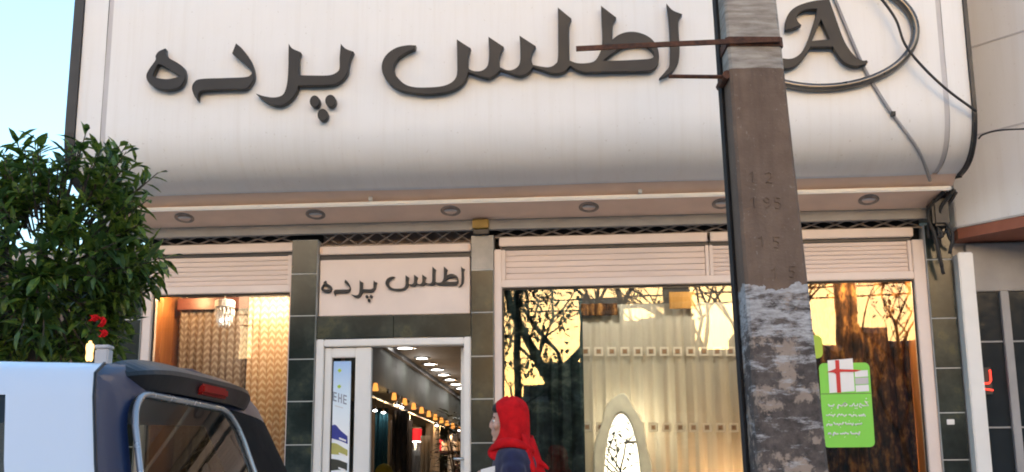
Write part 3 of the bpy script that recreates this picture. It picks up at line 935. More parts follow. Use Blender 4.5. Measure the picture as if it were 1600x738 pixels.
# left bay
curtain('curtain', 'grey-brown leaf-patterned curtain in the left half of the left window', -3.70, -3.08, 0.62, 0.35, 2.90, 9, 0.018, 'curtain_grey')
curtain('curtain', 'golden leaf-patterned curtain in the right half of the left window', -3.07, -2.46, 0.55, 0.35, 2.92, 9, 0.018, 'curtain_gold')
wp = thing('wood_panel', 'orange wood side panel at the left edge of the left window', 'panel', (-3.66, 0.4, 0.25))
for k in range(3):
    piece('plank', MAT['wood_orange'], wp, -3.785, -3.765, 0.12 + k * 0.27, 0.12 + k * 0.27 + 0.268, 0.26, 2.98, 0.004)
pl_ = thing('pelmet', 'dark pelmet board over the grey patterned curtain', 'pelmet', (-3.3, 0.55, 2.72))
B(-3.70, -3.075, 0.56, 0.58, 2.83, 2.93).build('board', MAT['wood_dark'], pl_, bevel=0.004)
B(-3.70, -3.075, 0.581, 0.70, 2.91, 2.93).build('top', MAT['wood_dark'], pl_)
ch = thing('chandelier', 'small crystal chandelier hanging in the left window', 'chandelier', (-3.2, 0.30, 2.65))
MB().tube([(-3.2, 0.30, 2.99), (-3.2, 0.30, 2.86)], 0.005, 6).build('rod', MAT['chrome'], ch)
MB().loft([[(-3.2 + r * cos(k * pi / 8), 0.30 + r * sin(k * pi / 8), z) for k in range(16)] for r, z in ((0.070, 2.86), (0.082, 2.85), (0.082, 2.80), (0.076, 2.795))], caps=True).build('crown', MAT['print_grey'], ch)
for rad, cnt, zc, hz in ((0.074, 14, 2.755, 0.04), (0.060, 12, 2.705, 0.04), (0.040, 8, 2.665, 0.035)):
    for k in range(cnt):
        a = k * 2 * pi / cnt
        MB().sphere((-3.2 + rad * cos(a), 0.30 + rad * sin(a), zc), (0.011, 0.011, hz), 1).build('crystal', MAT['print_grey'], ch)
MB().sphere((-3.2, 0.23, 2.68), 0.012, 2).build('bulb_globe', MAT['lamp_white'], ch, smooth=True)
MB().sphere((-3.15, 0.235, 2.69), 0.009, 2).build('bulb_globe', MAT['lamp_white'], ch, smooth=True)
spot('display_spot', 'lit ceiling spot over the gold curtain in the left window', (-2.80, 0.22, 2.99), 5, (1.0, 0.74, 0.50), 'lamp_warm')
spot('display_spot', 'lit ceiling spot beside the wood panel in the left window', (-3.55, 0.32, 2.99), 1.6, WARM, 'lamp_warm')

# middle bay
curtain('curtain', 'dark teal damask curtain at the left of the middle window', -0.93, -0.26, 0.50, 0.30, 2.98, 6, 0.03, 'curtain_teal')
sh = thing('sheer_curtain', 'sheer beige curtain with rows of embroidered squares in the middle window', 'curtain', (0.36, 0.55, 0.3))
curtain('cloth', None, -0.285, 1.14, 0.56, 0.30, 2.80, 13, 0.016, 'curtain_sheer', parent=sh)
def emb_row(zc, xs):
    for x in xs:
        m_ = MB()
        s, t_ = 0.036, 0.013
        zz = zc - 0.016 * (x + 0.235)
        y0, y1 = 0.526, 0.532
        m_.box(x - s, x + s, y0, y1, zz + s - t_, zz + s)
        m_.box(x - s, x + s, y0, y1, zz - s, zz - s + t_)
        m_.box(x - s, x - s + t_, y0, y1, zz - s + t_, zz + s - t_)
        m_.box(x + s - t_, x + s, y0, y1, zz - s + t_, zz + s - t_)
        e_ = m_.build('embroidered_square', MAT['embroidery'], sh)
        B(x - 0.016, x + 0.016, y0 + 0.001, y1 + 0.001, zz - 0.016, zz + 0.016).build('centre', MAT['embroidery_core'], e_)
emb_row(2.412, [-0.235 + k * 0.1065 for k in range(13)])
emb_row(1.800, [-0.235 + k * 0.1065 for k in range(13)])
emb_row(1.18, [-0.235 + k * 0.1065 for k in range(13)])
curtain('pelmet', 'short ochre pelmet at the head of the sheer curtain', 0.455, 0.665, 0.47, 2.74, 2.88, 2, 0.01, 'pelmet_gold', cat='pelmet')
curtain('pelmet', 'brown pelmet at the left head of the sheer curtain', -0.28, 0.03, 0.49, 2.70, 2.80, 5, 0.012, 'curtain_brown', cat='pelmet')
spot('display_spot', 'lit ceiling spot over the left of the sheer curtain', (-0.05, 0.135, 2.99), 1.9, (1.0, 0.92, 0.80), 'lamp_warm')
spot('display_spot', 'lit ceiling spot over the right of the sheer curtain', (0.75, 0.135, 2.99), 1.7, (1.0, 0.90, 0.76), 'lamp_warm')
def floor_lamp(label, x, y, z, energy, col):
    t = thing('floor_lamp', label, 'lamp', (x, y, 0.25), 'lamps glowing behind the sheer curtain')
    MB().tube([(x, y, 0.27), (x, y, z)], 0.010, 8).build('pole', MAT['black_metal'], t)
    MB().disc((x, y, 0.265), 0.12, 'Z', 20, 0.025).build('base', MAT['black_metal'], t)
    MB().loft([[(x + r * cos(k * pi / 8), y + r * sin(k * pi / 8), zz) for k in range(16)] for r, zz in ((0.09, z - 0.02), (0.06, z + 0.14))]).build('shade', MAT['lamp_warm'], t)
    l_ = bpy.data.lights.new('floor_lamp', 'POINT')
    l_.energy = energy
    l_.color = col
    l_.shadow_soft_size = 0.10
    lo_ = bpy.data.objects.new('bulb', l_)
    COL.objects.link(lo_)
    lo_.location = (x, y, z + 0.26)
    adopt(lo_, t)
floor_lamp('warm lamp glowing low behind the right of the sheer curtain', 0.92, 0.84, 0.85, 15.0, (1.0, 0.58, 0.30))
floor_lamp('added unseen pale lamp brightening the left of the sheer curtain', 0.12, 0.84, 1.55, 6.0, (1.0, 0.92, 0.78))  # extra lamp, added out of view to backlight the sheer cloth

# oval mirror leaning back on its stand
mr = thing('oval_mirror', 'tall oval mirror with scalloped cream frame in the middle window', 'mirror', (0.037, 0.40, 0.25))
def oval(a, b, peak, cz):
    pts = []
    for k in range(48):
        t = 2 * pi * k / 48
        x = a * cos(t)
        z = b * sin(t)
        if peak:
            z += peak * max(0, sin(t)) ** 5
            x += 0.010 * sin(10 * t) * cos(t)
            z += 0.010 * sin(10 * t) * sin(t)
        pts.append((x, z + cz))
    return pts
tl = Matrix.Translation((0.037, 0.40, 1.355)) @ Matrix.Rotation(radians(-1.5), 4, 'Z') @ Matrix.Rotation(radians(-9), 4, 'X')
fr_ = plate('frame', [oval(0.235, 0.64, 0.075, 0.0), list(reversed(oval(0.142, 0.555, 0, 0)))], -0.03, 0.03, MAT['cream_frame'], None, smooth_n=0, bevel=0.012)
fr_.data.transform(tl)
adopt(fr_, mr)
gl_ = plate('mirror_glass', [oval(0.15, 0.562, 0, 0)], -0.004, 0.004, MAT['mirror'], None, smooth_n=0, bevel=0.0)
gl_.data.transform(tl)
adopt(gl_, mr)
for sx_ in (-0.12, 0.12):
    MB().tube([(0.037 + sx_, 0.30, 0.26), (0.037 + sx_ * 0.8, 0.325, 0.86)], 0.015, 6).build('foot', MAT['cream_frame'], mr)

# right bay
curtain('curtain', 'marbled brown and orange curtain in the right window', 1.50, 2.36, 0.58, 0.30, 2.99, 8, 0.03, 'curtain_brown')
curtain('curtain', 'grey-brown curtain hidden mostly behind the utility pole', 1.16, 1.49, 0.60, 0.30, 2.99, 4, 0.02, 'curtain_grey')
wq = thing('wood_panel', 'orange wood side panel at the right edge of the right window', 'panel', (2.37, 0.4, 0.25))
for k in range(3):
    piece('plank', MAT['wood_orange'], wq, 2.375, 2.393, 0.12 + k * 0.27, 0.12 + k * 0.27 + 0.268, 0.26, 2.98, 0.004)
spot('display_spot', 'lit ceiling spot over the brown curtain in the right window', (1.95, 0.32, 2.99), 4.5, (1.0, 0.68, 0.36), 'lamp_warm')

# green notice stuck inside the right window
gp = thing('window_notice', 'green notice with gift boxes and white Persian writing on the right window', 'notice', (1.74, 0.03, 1.59))
def rrect(x0, x1, z0, z1, r):
    pts = []
    for cx, cz, a0 in ((x1 - r, z1 - r, 0), (x0 + r, z1 - r, 90), (x0 + r, z0 + r, 180), (x1 - r, z0 + r, 270)):
        for k in range(5):
            a = radians(a0 + k * 22.5)
            pts.append((cx + r * cos(a), cz + r * sin(a)))
    return pts
plate('card', [rrect(1.545, 1.922, 1.592, 2.225, 0.038)], 0.000, 0.004, MAT['green_card'], gp, smooth_n=0, bevel=0.0005)
B(1.548, 1.919, -0.0012, -0.0002, 1.990, 1.994).build('fold_line', MAT['print_black'], gp)
def card(nm, x0, x1, z0, z1, mt, y=-0.003, par=gp, dz=0.0):
    return plate(nm, [[(x0, z0, 1), (x1, z0 + dz, 1), (x1, z1 + dz, 1), (x0, z1, 1)]], y, y + 0.002, MAT[mt], par, smooth_n=1, bevel=0.0002)
gift = card('printed_gift', 1.612, 1.800, 1.998, 2.245, 'print_white', dz=0.012)
card('ribbon', 1.668, 1.698, 1.999, 2.246, 'print_red', -0.0055, gift)
plate('bow', [[(1.60, 2.155, 1), (1.66, 2.178), (1.68, 2.195), (1.70, 2.178), (1.80, 2.172), (1.86, 2.166, 1), (1.80, 2.155), (1.70, 2.155), (1.675, 2.135), (1.65, 2.152)]], -0.0085, -0.0065, MAT['print_red'], gift, bevel=0.0003)
for k in range(3):
    card('printed_box', 1.808, 1.905, 2.004 + k * 0.055, 2.053 + k * 0.055, 'print_grey' if k == 1 else 'print_white', -0.0045, gp, 0.004)
# four lines of joined handwriting-like Persian print
def script_line(zc, x0, x1, h, seed):
    rnd = random.Random(seed)
    x = x1
    while x > x0 + 0.01:
        w = min(x - x0, rnd.uniform(0.04, 0.085))
        pts = []
        n = 9
        up_ = [rnd.choice((0.25, 0.25, 0.9, 0.55, -0.45)) for _ in range(n)]
        for k in range(n):
            pts.append((x - w * k / (n - 1), -0.0042, zc + h * up_[k] * (0.5 if 0 < k < n - 1 else 0.8)))
        sm_ = []
        for k in range(n - 1):
            a, b = Vector(pts[k]), Vector(pts[k + 1])
            sm_ += [a, a.lerp(b, 0.5)]
        sm_.append(Vector(pts[-1]))
        MB().tube(sm_, h * 0.20, 4).build('printed_word', MAT['print_white'], gp)
        if rnd.random() < 0.7:
            dx = x - w * rnd.uniform(0.3, 0.7)
            MB().sphere((dx, -0.0042, zc + h * rnd.choice((-0.7, 1.05))), h * 0.13, 1).build('printed_dot', MAT['print_white'], gp)
        x -= w + 0.012
# first line traced: the letters of the opening word and its neighbours
def stroke3(pts, r):
    sm_ = [Vector((p[0], -0.0042, p[1])) for p in pts]
    MB().tube(sm_, r, 5).build('printed_word', MAT['print_white'], gp)
z0 = 1.905
stroke3([(1.872, z0 + 0.016), (1.890, z0 + 0.022), (1.868, z0 + 0.030), (1.893, z0 - 0.006), (1.850, z0 - 0.006)], 0.0055)
stroke3([(1.850, z0 - 0.006), (1.832, z0 + 0.012), (1.826, z0 - 0.012), (1.842, z0 - 0.020)], 0.0055)
stroke3([(1.815, z0 + 0.010), (1.810, z0 - 0.006), (1.790, z0 - 0.006), (1.787, z0 + 0.014), (1.770, z0 - 0.007), (1.752, z0 - 0.006)], 0.0055)
stroke3([(1.725, z0 + 0.018), (1.705, z0 + 0.004), (1.720, z0 - 0.008), (1.738, z0 + 0.004), (1.722, z0 + 0.018), (1.695, z0 - 0.006), (1.672, z0 + 0.004), (1.668, z0 - 0.006), (1.664, z0 - 0.026)], 0.006)
stroke3([(1.640, z0 + 0.008), (1.630, z0 - 0.006), (1.602, z0 - 0.004), (1.598, z0 + 0.010)], 0.006)
for dx, dz in ((1.880, 0.048), (1.806, -0.024), (1.794, -0.024), (1.618, -0.024)):
    MB().sphere((dx, -0.0042, z0 + dz), 0.0055, 1).build('printed_dot', MAT['print_white'], gp)
script_line(1.827, 1.575, 1.865, 0.024, 3)
script_line(1.760, 1.575, 1.835, 0.026, 8)
script_line(1.688, 1.580, 1.815, 0.028, 5)
lg = thing('window_sticker', 'small lime sticker above the green notice, half behind the pole', 'sticker', (1.52, 0.0, 2.25))
plate('sheet', [rrect(1.47, 1.582, 2.262, 2.44, 0.045)], 0.000, 0.004, MAT['lime_card'], lg, smooth_n=0, bevel=0.0005)

# ------------------------------------------------------------------ inside the shop, through the door
dl_y = [4.5, 5.49, 6.12, 6.75, 7.40, 8.05, 8.70, 9.35, 10.0, 10.8]
names = ['first', 'second', 'third', 'fourth', 'fifth', 'sixth', 'seventh', 'eighth', 'ninth', 'tenth']
for i, y in enumerate(dl_y):
    spot('ceiling_downlight', f'{names[i]} lit white downlight from the door in the shop ceiling row', (-2.38 if i else -2.42, y, 3.0), 0.4 if i in (1, 4, 7) else 0, (1.0, 0.95, 0.88), 'lamp_white', r=0.07 if i else 0.085, group='white downlights in the shop ceiling', dz=-0.15)
wl_y = [3.29, 4.39, 5.1, 5.75, 6.38, 7.0, 7.6, 8.2, 8.8, 9.45, 10.15]
for i, y in enumerate(wl_y):
    lab = f'{(names + ["eleventh"])[i]} warm wall lamp from the door along the dark bulkhead'
    t = thing('wall_lamp', lab, 'lamp', (-2.60, y, 2.40), 'warm lamps along the bulkhead')
    piece('bracket', MAT['black_metal'], t, -2.60, -2.575, y - 0.03, y + 0.03, 2.46, 2.50)
    MB().loft([[(-2.52 + r * cos(k * pi / 6), y + r * sin(k * pi / 6), z) for k in range(12)] for r, z in ((0.020, 2.465), (0.028, 2.42), (0.031, 2.385))]).build('shade', MAT['lamp_warm'], t, smooth=True)
    if i in (1, 4, 7, 10):
        l_ = bpy.data.lights.new('wall_lamp', 'POINT')
        l_.energy = 1.6
        l_.color = WARM
        l_.shadow_soft_size = 0.05
        lo_ = bpy.data.objects.new('bulb', l_)
        COL.objects.link(lo_)
        lo_.location = (-2.50, y, 2.32)
        adopt(lo_, t)
def sample(label, mat, x0, x1, y, z0, z1, folds=3):
    return curtain('fabric_sample', label, x0, x1, y, z0, z1, folds, 0.03, mat, cat='fabric', group='fabric lengths hung in the shop')
sample('grey fabric length nearest the door jamb inside', 'grey_fabric', -2.78, -2.56, 3.3, 0.9, 2.28, 3)
sample('teal fabric length hanging inside the shop', 'teal_fabric', -2.56, -2.42, 3.52, 0.7, 2.22, 3)
sample('pale grey fabric length hung beside the teal one', 'grey_fabric', -2.50, -2.33, 4.2, 0.9, 2.25, 3)
sample('black fabric length hanging beyond the teal one', 'black_fabric', -2.62, -2.36, 4.75, 0.8, 2.18, 4)
sample('white fabric length draped low beyond the black one', 'white_fabric', -2.52, -2.36, 5.3, 0.6, 1.86, 3)
sample('beige fabric panel under the far wall lamps', 'beige_fabric', -2.75, -2.54, 8.2, 1.2, 2.38, 2)
sample('cream fabric length behind the red lamp', 'white_fabric', -2.90, -2.70, 7.5, 1.3, 2.28, 2)
sample('dark teal fabric length beside the beige panel', 'teal_fabric', -3.05, -2.92, 7.2, 1.0, 2.35, 2)
sample('brown fabric length right of the black one', 'beige_fabric', -2.40, -2.28, 5.6, 0.9, 2.05, 2)
sample('dark grey fabric length behind the sample books', 'grey_fabric', -2.50, -2.30, 9.3, 1.2, 2.30, 3)
sample('beige fabric length next to the dark grey one', 'beige_fabric', -2.28, -2.12, 9.5, 1.2, 2.26, 2)
sample('white fabric length at the far end of the rail', 'white_fabric', -2.70, -2.52, 10.2, 1.2, 2.35, 2)
# rail with chrome spots
for k, (x, y, z) in enumerate(((-2.52, 3.3, 2.19), (-2.46, 3.45, 2.18), (-2.48, 4.35, 2.33), (-2.45, 4.5, 2.32), (-2.62, 5.6, 2.26), (-2.58, 5.8, 2.24), (-2.50, 7.6, 2.32), (-2.30, 8.4, 2.30))):
    t = thing('track_spot', ['first', 'second', 'third', 'fourth', 'fifth', 'sixth', 'seventh', 'eighth'][k] + ' small chrome spot from the door, lit over the hung fabrics', 'spotlight', (x, y, z), 'small chrome spots inside the shop')
    MB().tube([(x, y, z + 0.12), (x, y, z + 0.03)], 0.006, 6).build('stem', MAT['chrome'], t)
    MB().loft([[(x + r * cos(q * pi / 6), y + r * sin(q * pi / 6), z + h) for q in range(12)] for r, h in ((0.012, 0.03), (0.026, 0.02), (0.032, -0.012))]).build('cup', MAT['chrome'], t, smooth=True)
    MB().sphere((x, y - 0.006, z - 0.008), (0.026, 0.026, 0.014), 2).build('lens', MAT['lamp_white'], t, smooth=True)
rl = tag(MB().tube([(-2.60, 3.0, 2.34), (-2.60, 9.0, 2.38)], 0.012, 6).build('hanging_rail', MAT['black_metal'], None), 'long black rail over the hung fabrics inside', 'rail')
rlamp = thing('table_lamp', 'lamp with glossy red drum shade inside the shop', 'lamp', (-2.70, 7.0, 0.25))
MB().loft([[(-2.70 + r * cos(k * pi / 10), 7.0 + r * sin(k * pi / 10), z) for k in range(20)] for r, z in ((0.085, 2.055), (0.085, 2.225))]).build('shade', MAT['red_shade'], rlamp, smooth=True)
MB().disc((-2.70, 7.0, 2.058), 0.08, 'Z', 20, 0.004).build('diffuser', MAT['lamp_white'], rlamp)
MB().tube([(-2.70, 7.0, 2.06), (-2.70, 7.0, 1.25)], 0.015, 8).build('stem', MAT['cream_frame'], rlamp)
MB().disc((-2.70, 7.0, 1.24), 0.08, 'Z', 20, 0.03).build('base', MAT['cream_frame'], rlamp)
MB().tube([(-2.70, 7.0, 1.225), (-2.70, 7.0, 0.25)], 0.02, 8).build('stand', MAT['black_metal'], rlamp)
tb = thing('display_table', 'dark red wooden display table deep inside the shop', 'table', (-2.5, 8.5, 0.25))
B(-2.74, -2.26, 8.2, 8.8, 1.955, 1.99).build('table_top', MAT['wood_dark'], tb, bevel=0.005)
B(-2.72, -2.28, 8.25, 8.75, 1.60, 1.63).build('shelf', MAT['wood_dark'], tb, bevel=0.005)
for x in (-2.72, -2.32):
    for y in (8.22, 8.74):
        B(x, x + 0.04, y, y + 0.04, 0.25, 1.954).build('leg', MAT['wood_dark'], tb, bevel=0.004)
cols = ['beige_fabric', 'white_fabric', 'red_shade', 'white_fabric', 'beige_fabric', 'grey_fabric', 'white_fabric', 'beige_fabric']
words = ['leftmost beige', 'white second', 'red third', 'white fourth', 'beige fifth', 'grey sixth', 'white seventh', 'rightmost beige']
for k, cmat in enumerate(cols):
    x = -2.70 + k * 0.056
    o = MB().box(x, x + 0.045, 8.3, 8.55, 1.992, 2.12 + 0.02 * (k % 3)).build('sample_book', MAT[cmat], None, bevel=0.006)
    tag(o, words[k] + ' in the row of sample books on the dark table', 'book', 'sample books on the display table')
yl = tag(MB().sphere((-2.36, 3.0, 1.50), (0.10, 0.08, 0.12), 3).build('cushion', MAT['olive_fabric'], None, smooth=True), 'olive yellow cushion low inside the door', 'cushion')
st = thing('display_stand', 'low dark stand carrying the olive cushion inside the door', 'stand', (-2.36, 3.0, 0.25))
B(-2.50, -2.22, 2.88, 3.12, 1.35, 1.385).build('top', MAT['wood_dark'], st, bevel=0.004)
for x in (-2.49, -2.26):
    B(x, x + 0.03, 2.9, 3.1, 0.25, 1.349).build('leg', MAT['wood_dark'], st)
bo = thing('storage_box', 'tan box low beside the red lamp inside the shop', 'box', (-2.55, 6.2, 0.25))
B(-2.68, -2.40, 6.1, 6.4, 0.25, 1.78).build('case', MAT['beige_fabric'], bo, bevel=0.01)
B(-2.69, -2.39, 6.09, 6.41, 1.782, 1.81).build('lid', MAT['beige_fabric'], bo, bevel=0.005)

def leaf_quad(bm, p, d, up, l, w):
    d = d.normalized()
    s = d.cross(up)
    if s.length < 1e-3:
        s = d.cross(Vector((1, 0, 0)))
    s.normalize()
    n = s.cross(d)
    a = bm.verts.new(p)
    b1 = bm.verts.new(p + d * l * 0.35 + s * w * 0.5 + n * w * 0.18)
    b2 = bm.verts.new(p + d * l * 0.35 - s * w * 0.5 + n * w * 0.18)
    mdl = bm.verts.new(p + d * l * 0.45 + n * 0.0)
    c1 = bm.verts.new(p + d * l * 0.72 + s * w * 0.36 + n * w * 0.05)
    c2 = bm.verts.new(p + d * l * 0.72 - s * w * 0.36 + n * w * 0.05)
    e = bm.verts.new(p + d * l - n * l * 0.10)
    bm.faces.new((a, b1, mdl))
    bm.faces.new((a, mdl, b2))
    bm.faces.new((b1, c1, mdl))
    bm.faces.new((b2, mdl, c2))
    bm.faces.new((c1, e, mdl))
    bm.faces.new((mdl, e, c2))

ip = thing('potted_plant', 'tall dark leafy plant inside, behind the right door jamb', 'plant', (-2.08, 7.0, 0.25))
MB().loft([[(-2.08 + r * cos(k * pi / 8), 7.0 + r * sin(k * pi / 8), z) for k in range(16)] for r, z in ((0.12, 0.25), (0.17, 0.60), (0.18, 0.60))], caps=True).build('pot', MAT['wood_dark'], ip)
m_ = MB()
rnd = random.Random(4)
for k in range(14):
    a = rnd.uniform(0, 2 * pi)
    m_.tube([(-2.08, 7.0, 0.6), (-2.08 + 0.06 * cos(a), 7.0 + 0.06 * sin(a), 1.4), (-2.08 + 0.2 * cos(a), 7.0 + 0.2 * sin(a), 2.0 + 0.3 * rnd.random())], 0.008, 4)
m_.build('stem', MAT['bark'], ip)
m_ = MB()
for k in range(500):
    a = rnd.uniform(0, 2 * pi)
    z = rnd.uniform(1.0, 2.45)
    r = 0.30 * rnd.random() ** 0.5
    d = Vector((cos(a), sin(a), rnd.uniform(-0.3, 0.6)))
    leaf_quad(m_.bm, Vector((-2.08 + r * cos(a), 7.0 + r * sin(a), z)), d, Vector((0, 0, 1)), rnd.uniform(0.08, 0.15), 0.04)
tag(m_.build('foliage', MAT['dark_leaf'], ip), kind='stuff')
# ================================================================== utility pole on the kerb side of the pavement
up_ = thing('utility_pole', 'square concrete utility pole with brown and peeling white paint in front of the shop', 'pole', (0.80, -3.65, 0.15))
def pole_c(z):
    return 0.816 - 0.0353 * z, (0.348 - 0.026 * z)
RZ = radians(6)
def pole_pt(z, u, v):
    """u, v in -1..1 across and through the shaft"""
    c, w = pole_c(z)
    d = w * 0.92
    x, y = u * w / 2, v * d / 2
    return (c + x * cos(RZ) - y * sin(RZ), -3.8 + d / 2 + x * sin(RZ) + y * cos(RZ), z)
e_ = 0.90
sec = [(-e_, -1), (e_, -1), (1, -e_), (1, e_), (e_, 1), (-e_, 1), (-1, e_), (-1, -e_)]
rings = [[pole_pt(0.15 + 6.3 * k / 26, u, v) for u, v in sec] for k in range(27)]
MB().loft(rings, caps=True).build('shaft', MAT['pole_concrete'], up_)
m_ = MB()
for z0, z1 in ((3.325, 3.372),):
    m_.loft([[pole_pt(z, u * 1.06, v * 1.06) for u, v in sec] for z in (z0, z1)], caps=True)
m_.build('clamp', MAT['rust'], up_)
a = Vector(pole_pt(3.35, 0.9, -1.2)); b = Vector((-0.149, -3.86, 3.322))
d_ = (b - a).normalized()
MB().loft([[p + Vector((0, y, z)) for y, z in ((-0.006, -0.012), (0.006, -0.012), (0.006, 0.012), (-0.006, 0.012))] for p in (a, a.lerp(b, 0.5) + Vector((0, 0, 0.002)), b)], caps=True).build('flat_bar', MAT['rust'], up_)
MB().tube([Vector(pole_pt(3.186, -1.02, -0.6)), Vector((0.292, -3.83, 3.176))], 0.010, 6).build('rod', MAT['rust'], up_)
MB().tube([Vector(pole_pt(3.186, -1.08, -0.9)), Vector(pole_pt(3.186, -1.08, 0.6))], 0.022, 8).build('bolt', MAT['rust'], up_)
# conduit running down the shaded side
MB().tube([Vector(pole_pt(z, -1.10, 0.35)) for z in (0.2, 1.0, 2.0, 3.0, 4.0, 5.0, 6.2)], 0.016, 6).build('conduit', MAT['cable_black'], up_)
# cast numbers: 1 2 / 1 9 5 / 1 5
SEG = {'1': [[(0.0, 0.75), (0.35, 1.0), (0.35, 0.0)]],
       '2': [[(0, 0.85), (0.3, 1), (0.65, 0.85), (0.6, 0.55), (0, 0), (0.7, 0)]],
       '9': [[(0.65, 0.6), (0.3, 0.5), (0.0, 0.75), (0.3, 1), (0.65, 0.8), (0.6, 0.3), (0.2, 0)]],
       '5': [[(0.65, 1), (0.1, 1), (0.05, 0.6), (0.4, 0.62), (0.65, 0.35), (0.4, 0.0), (0.0, 0.08)]],
       '0': [[(0.3, 1), (0.6, 0.7), (0.6, 0.3), (0.3, 0), (0.05, 0.3), (0.05, 0.7), (0.3, 1)]]}
def digit(ch, x, z, h):
    for st in SEG[ch]:
        pts = []
        for a_, b_ in st:
            zz = z + b_ * h
            c, w = pole_c(zz)
            pts.append(Vector(pole_pt(zz, (x + a_ * h * 0.8 - c) / (w / 2), -1.008)))
        MB().tube(pts, 0.0045, 5).build('cast_number', MAT['pole_concrete'], up_)
for ch, x, z in (('1', 0.640, 2.645), ('2', 0.715, 2.643), ('1', 0.640, 2.520), ('9', 0.700, 2.520), ('5', 0.752, 2.518), ('1', 0.668, 2.335), ('5', 0.735, 2.330), ('1', 0.72, 2.185), ('5', 0.80, 2.19)):
    digit(ch, x, z, 0.052)

# ------------------------------------------------------------------ cables on the fascia
def prof_y(z):
    if z >= 4.015:
        return -1.0
    if z <= 3.545:
        return -0.5
    c = 1 - (z - 3.545) / 0.47
    return -0.50 - 0.50 * math.sqrt(max(0, 1 - c ** (2 / 0.74))) ** 0.74
def spline(pts, n=6):
    P = [Vector(p) for p in pts]
    out = []
    for i in range(len(P) - 1):
        p0 = P[i - 1] if i else P[0] * 2 - P[1]
        p3 = P[i + 2] if i + 2 < len(P) else P[-1] * 2 - P[-2]
        p1, p2 = P[i], P[i + 1]
        for k in range(n):
            t = k / n
            out.append(0.5 * ((2 * p1) + (p2 - p0) * t + (2 * p0 - 5 * p1 + 4 * p2 - p3) * t * t + (3 * p1 - p0 - 3 * p2 + p3) * t ** 3))
    out.append(P[-1])
    return out
gc = [(1.57, 5.0), (1.654, 4.738), (1.804, 4.266), (1.9, 4.045), (2.0, 3.86), (2.19, 3.63), (2.35, 3.50)]
gcp = [(x, prof_y(z) - 0.012 if z < 4.05 else -1.012, z) for x, z in gc]
cab = thing('grey_cable', 'flat grey cable running diagonally down the fascia beside the emblem', 'cable', (1.95, -1.0, 3.5))
MB().tube(spline(gcp), 0.013, 6).build('sheath', MAT['cable_grey'], cab, smooth=True)
B(1.985, 2.015, -1.035, -1.0, 3.845, 3.875).build('clip', MAT['cable_black'], cab)
tag(MB().tube(spline([(1.80, -1.09, 4.95), (1.94, -1.12, 4.715), (2.045, -1.12, 4.53), (2.095, -1.12, 4.34), (2.20, -1.12, 4.172), (2.36, -1.10, 4.0), (2.56, -1.06, 3.845)]), 0.010, 6).build('black_cable', MAT['cable_black'], None, smooth=True),
    'black cable crossing the oval ring down to the fascia corner', 'cable')
tag(MB().tube(spline([(2.565, -1.03, 3.655), (2.60, -1.06, 3.68), (2.75, -1.08, 3.70), (3.2, -1.0, 3.72)]), 0.006, 6).build('black_cable', MAT['cable_black'], None, smooth=True),
    'thin black wire from the fascia corner to the neighbouring shop', 'cable')
cb = thing('cable_bundle', 'tangle of black cables under the right end of the fascia', 'cables', (2.48, -0.25, 3.1))
rnd = random.Random(12)
for k in range(9):
    x = 2.47 + rnd.uniform(-0.06, 0.06)
    y = -0.22 + rnd.uniform(-0.08, 0.05)
    MB().tube(spline([(x + 0.06, y - 0.1, 3.46), (x + rnd.uniform(-0.05, 0.05), y, 3.32), (x + rnd.uniform(-0.03, 0.06), y, 3.15), (x + rnd.uniform(-0.02, 0.07), y + 0.02, 2.95 + rnd.uniform(-0.1, 0.25))]), 0.013, 6).build('cable', MAT['cable_black'], cb, smooth=True)
B(2.405, 2.53, -0.30, -0.105, 3.21, 3.42).build('box', MAT['black_metal'], cb, bevel=0.02)

# ------------------------------------------------------------------ neighbour on the right
nb = thing('neighbour_shop', 'neighbouring shop at the right edge with white canopy and white post', 'building', (5.5, 0.3, 0.15))
B(2.62, 9.0, 0.05, 8.0, 0.15, 8.0).build('wall', MAT['plaster'], nb)
plan = [(2.615, -0.12), (3.62, -1.15), (9.0, -1.15), (9.0, 0.045), (2.615, 0.045)]
MB().loft([[(x, y, z) for x, y in plan] for z in (3.225, 6.5)], caps=True).build('canopy', MAT['fascia_white'], nb, bevel=0.01)
MB().loft([[(x + 0.012, y + 0.008, z) for x, y in plan] for z in (3.14, 3.222)], caps=True).build('canopy_soffit', MAT['red_soffit'], nb)
B(2.59, 2.70, -0.20, 0.045, 0.15, 3.02).build('post', MAT['white_paint'], nb, bevel=0.008)
B(2.705, 8.9, -0.02, 0.045, 2.75, 3.118).build('shutter_box', MAT['trim_grey'], nb, bevel=0.005)
B(2.705, 8.9, 0.0, 0.04, 0.45, 2.745).build('pane', MAT['house_glass'], nb)
B(2.705, 8.9, -0.03, 0.04, 0.15, 0.445).build('plinth', MAT['green_marble'], nb)
for z in (3.9, 4.6, 5.3):
    MB().loft([[(x - 0.003 * (1 if x < 4 else 0), y - 0.003, zz) for x, y in plan[:3]] + [(9.0, -1.14, zz), (3.62, -1.14, zz), (2.63, -0.12, zz)] for zz in (z, z + 0.012)], caps=True).build('joint', MAT['joint_grey'], nb)
for x in (2.92, 3.9, 4.9, 5.9, 6.9, 7.9):
    B(x, x + 0.06, -0.05, -0.002, 0.45, 2.745).build('mullion', MAT['trim_grey'], nb, bevel=0.004)
for z in (1.15, 1.72, 2.36):
    B(2.705, 8.9, -0.012, -0.001, z, z + 0.012).build('shelf', MAT['trim_grey'], nb)
ne = thing('neon_sign', 'red neon letter glowing in the neighbouring shop window', 'sign', (2.74, -0.05, 1.98))
MB().tube([(2.712, -0.05, 2.15), (2.712, -0.05, 2.07), (2.728, -0.05, 2.05), (2.775, -0.05, 2.05), (2.79, -0.05, 2.07), (2.79, -0.05, 2.15)], 0.008, 6).build('tube', MAT['neon_red'], ne)
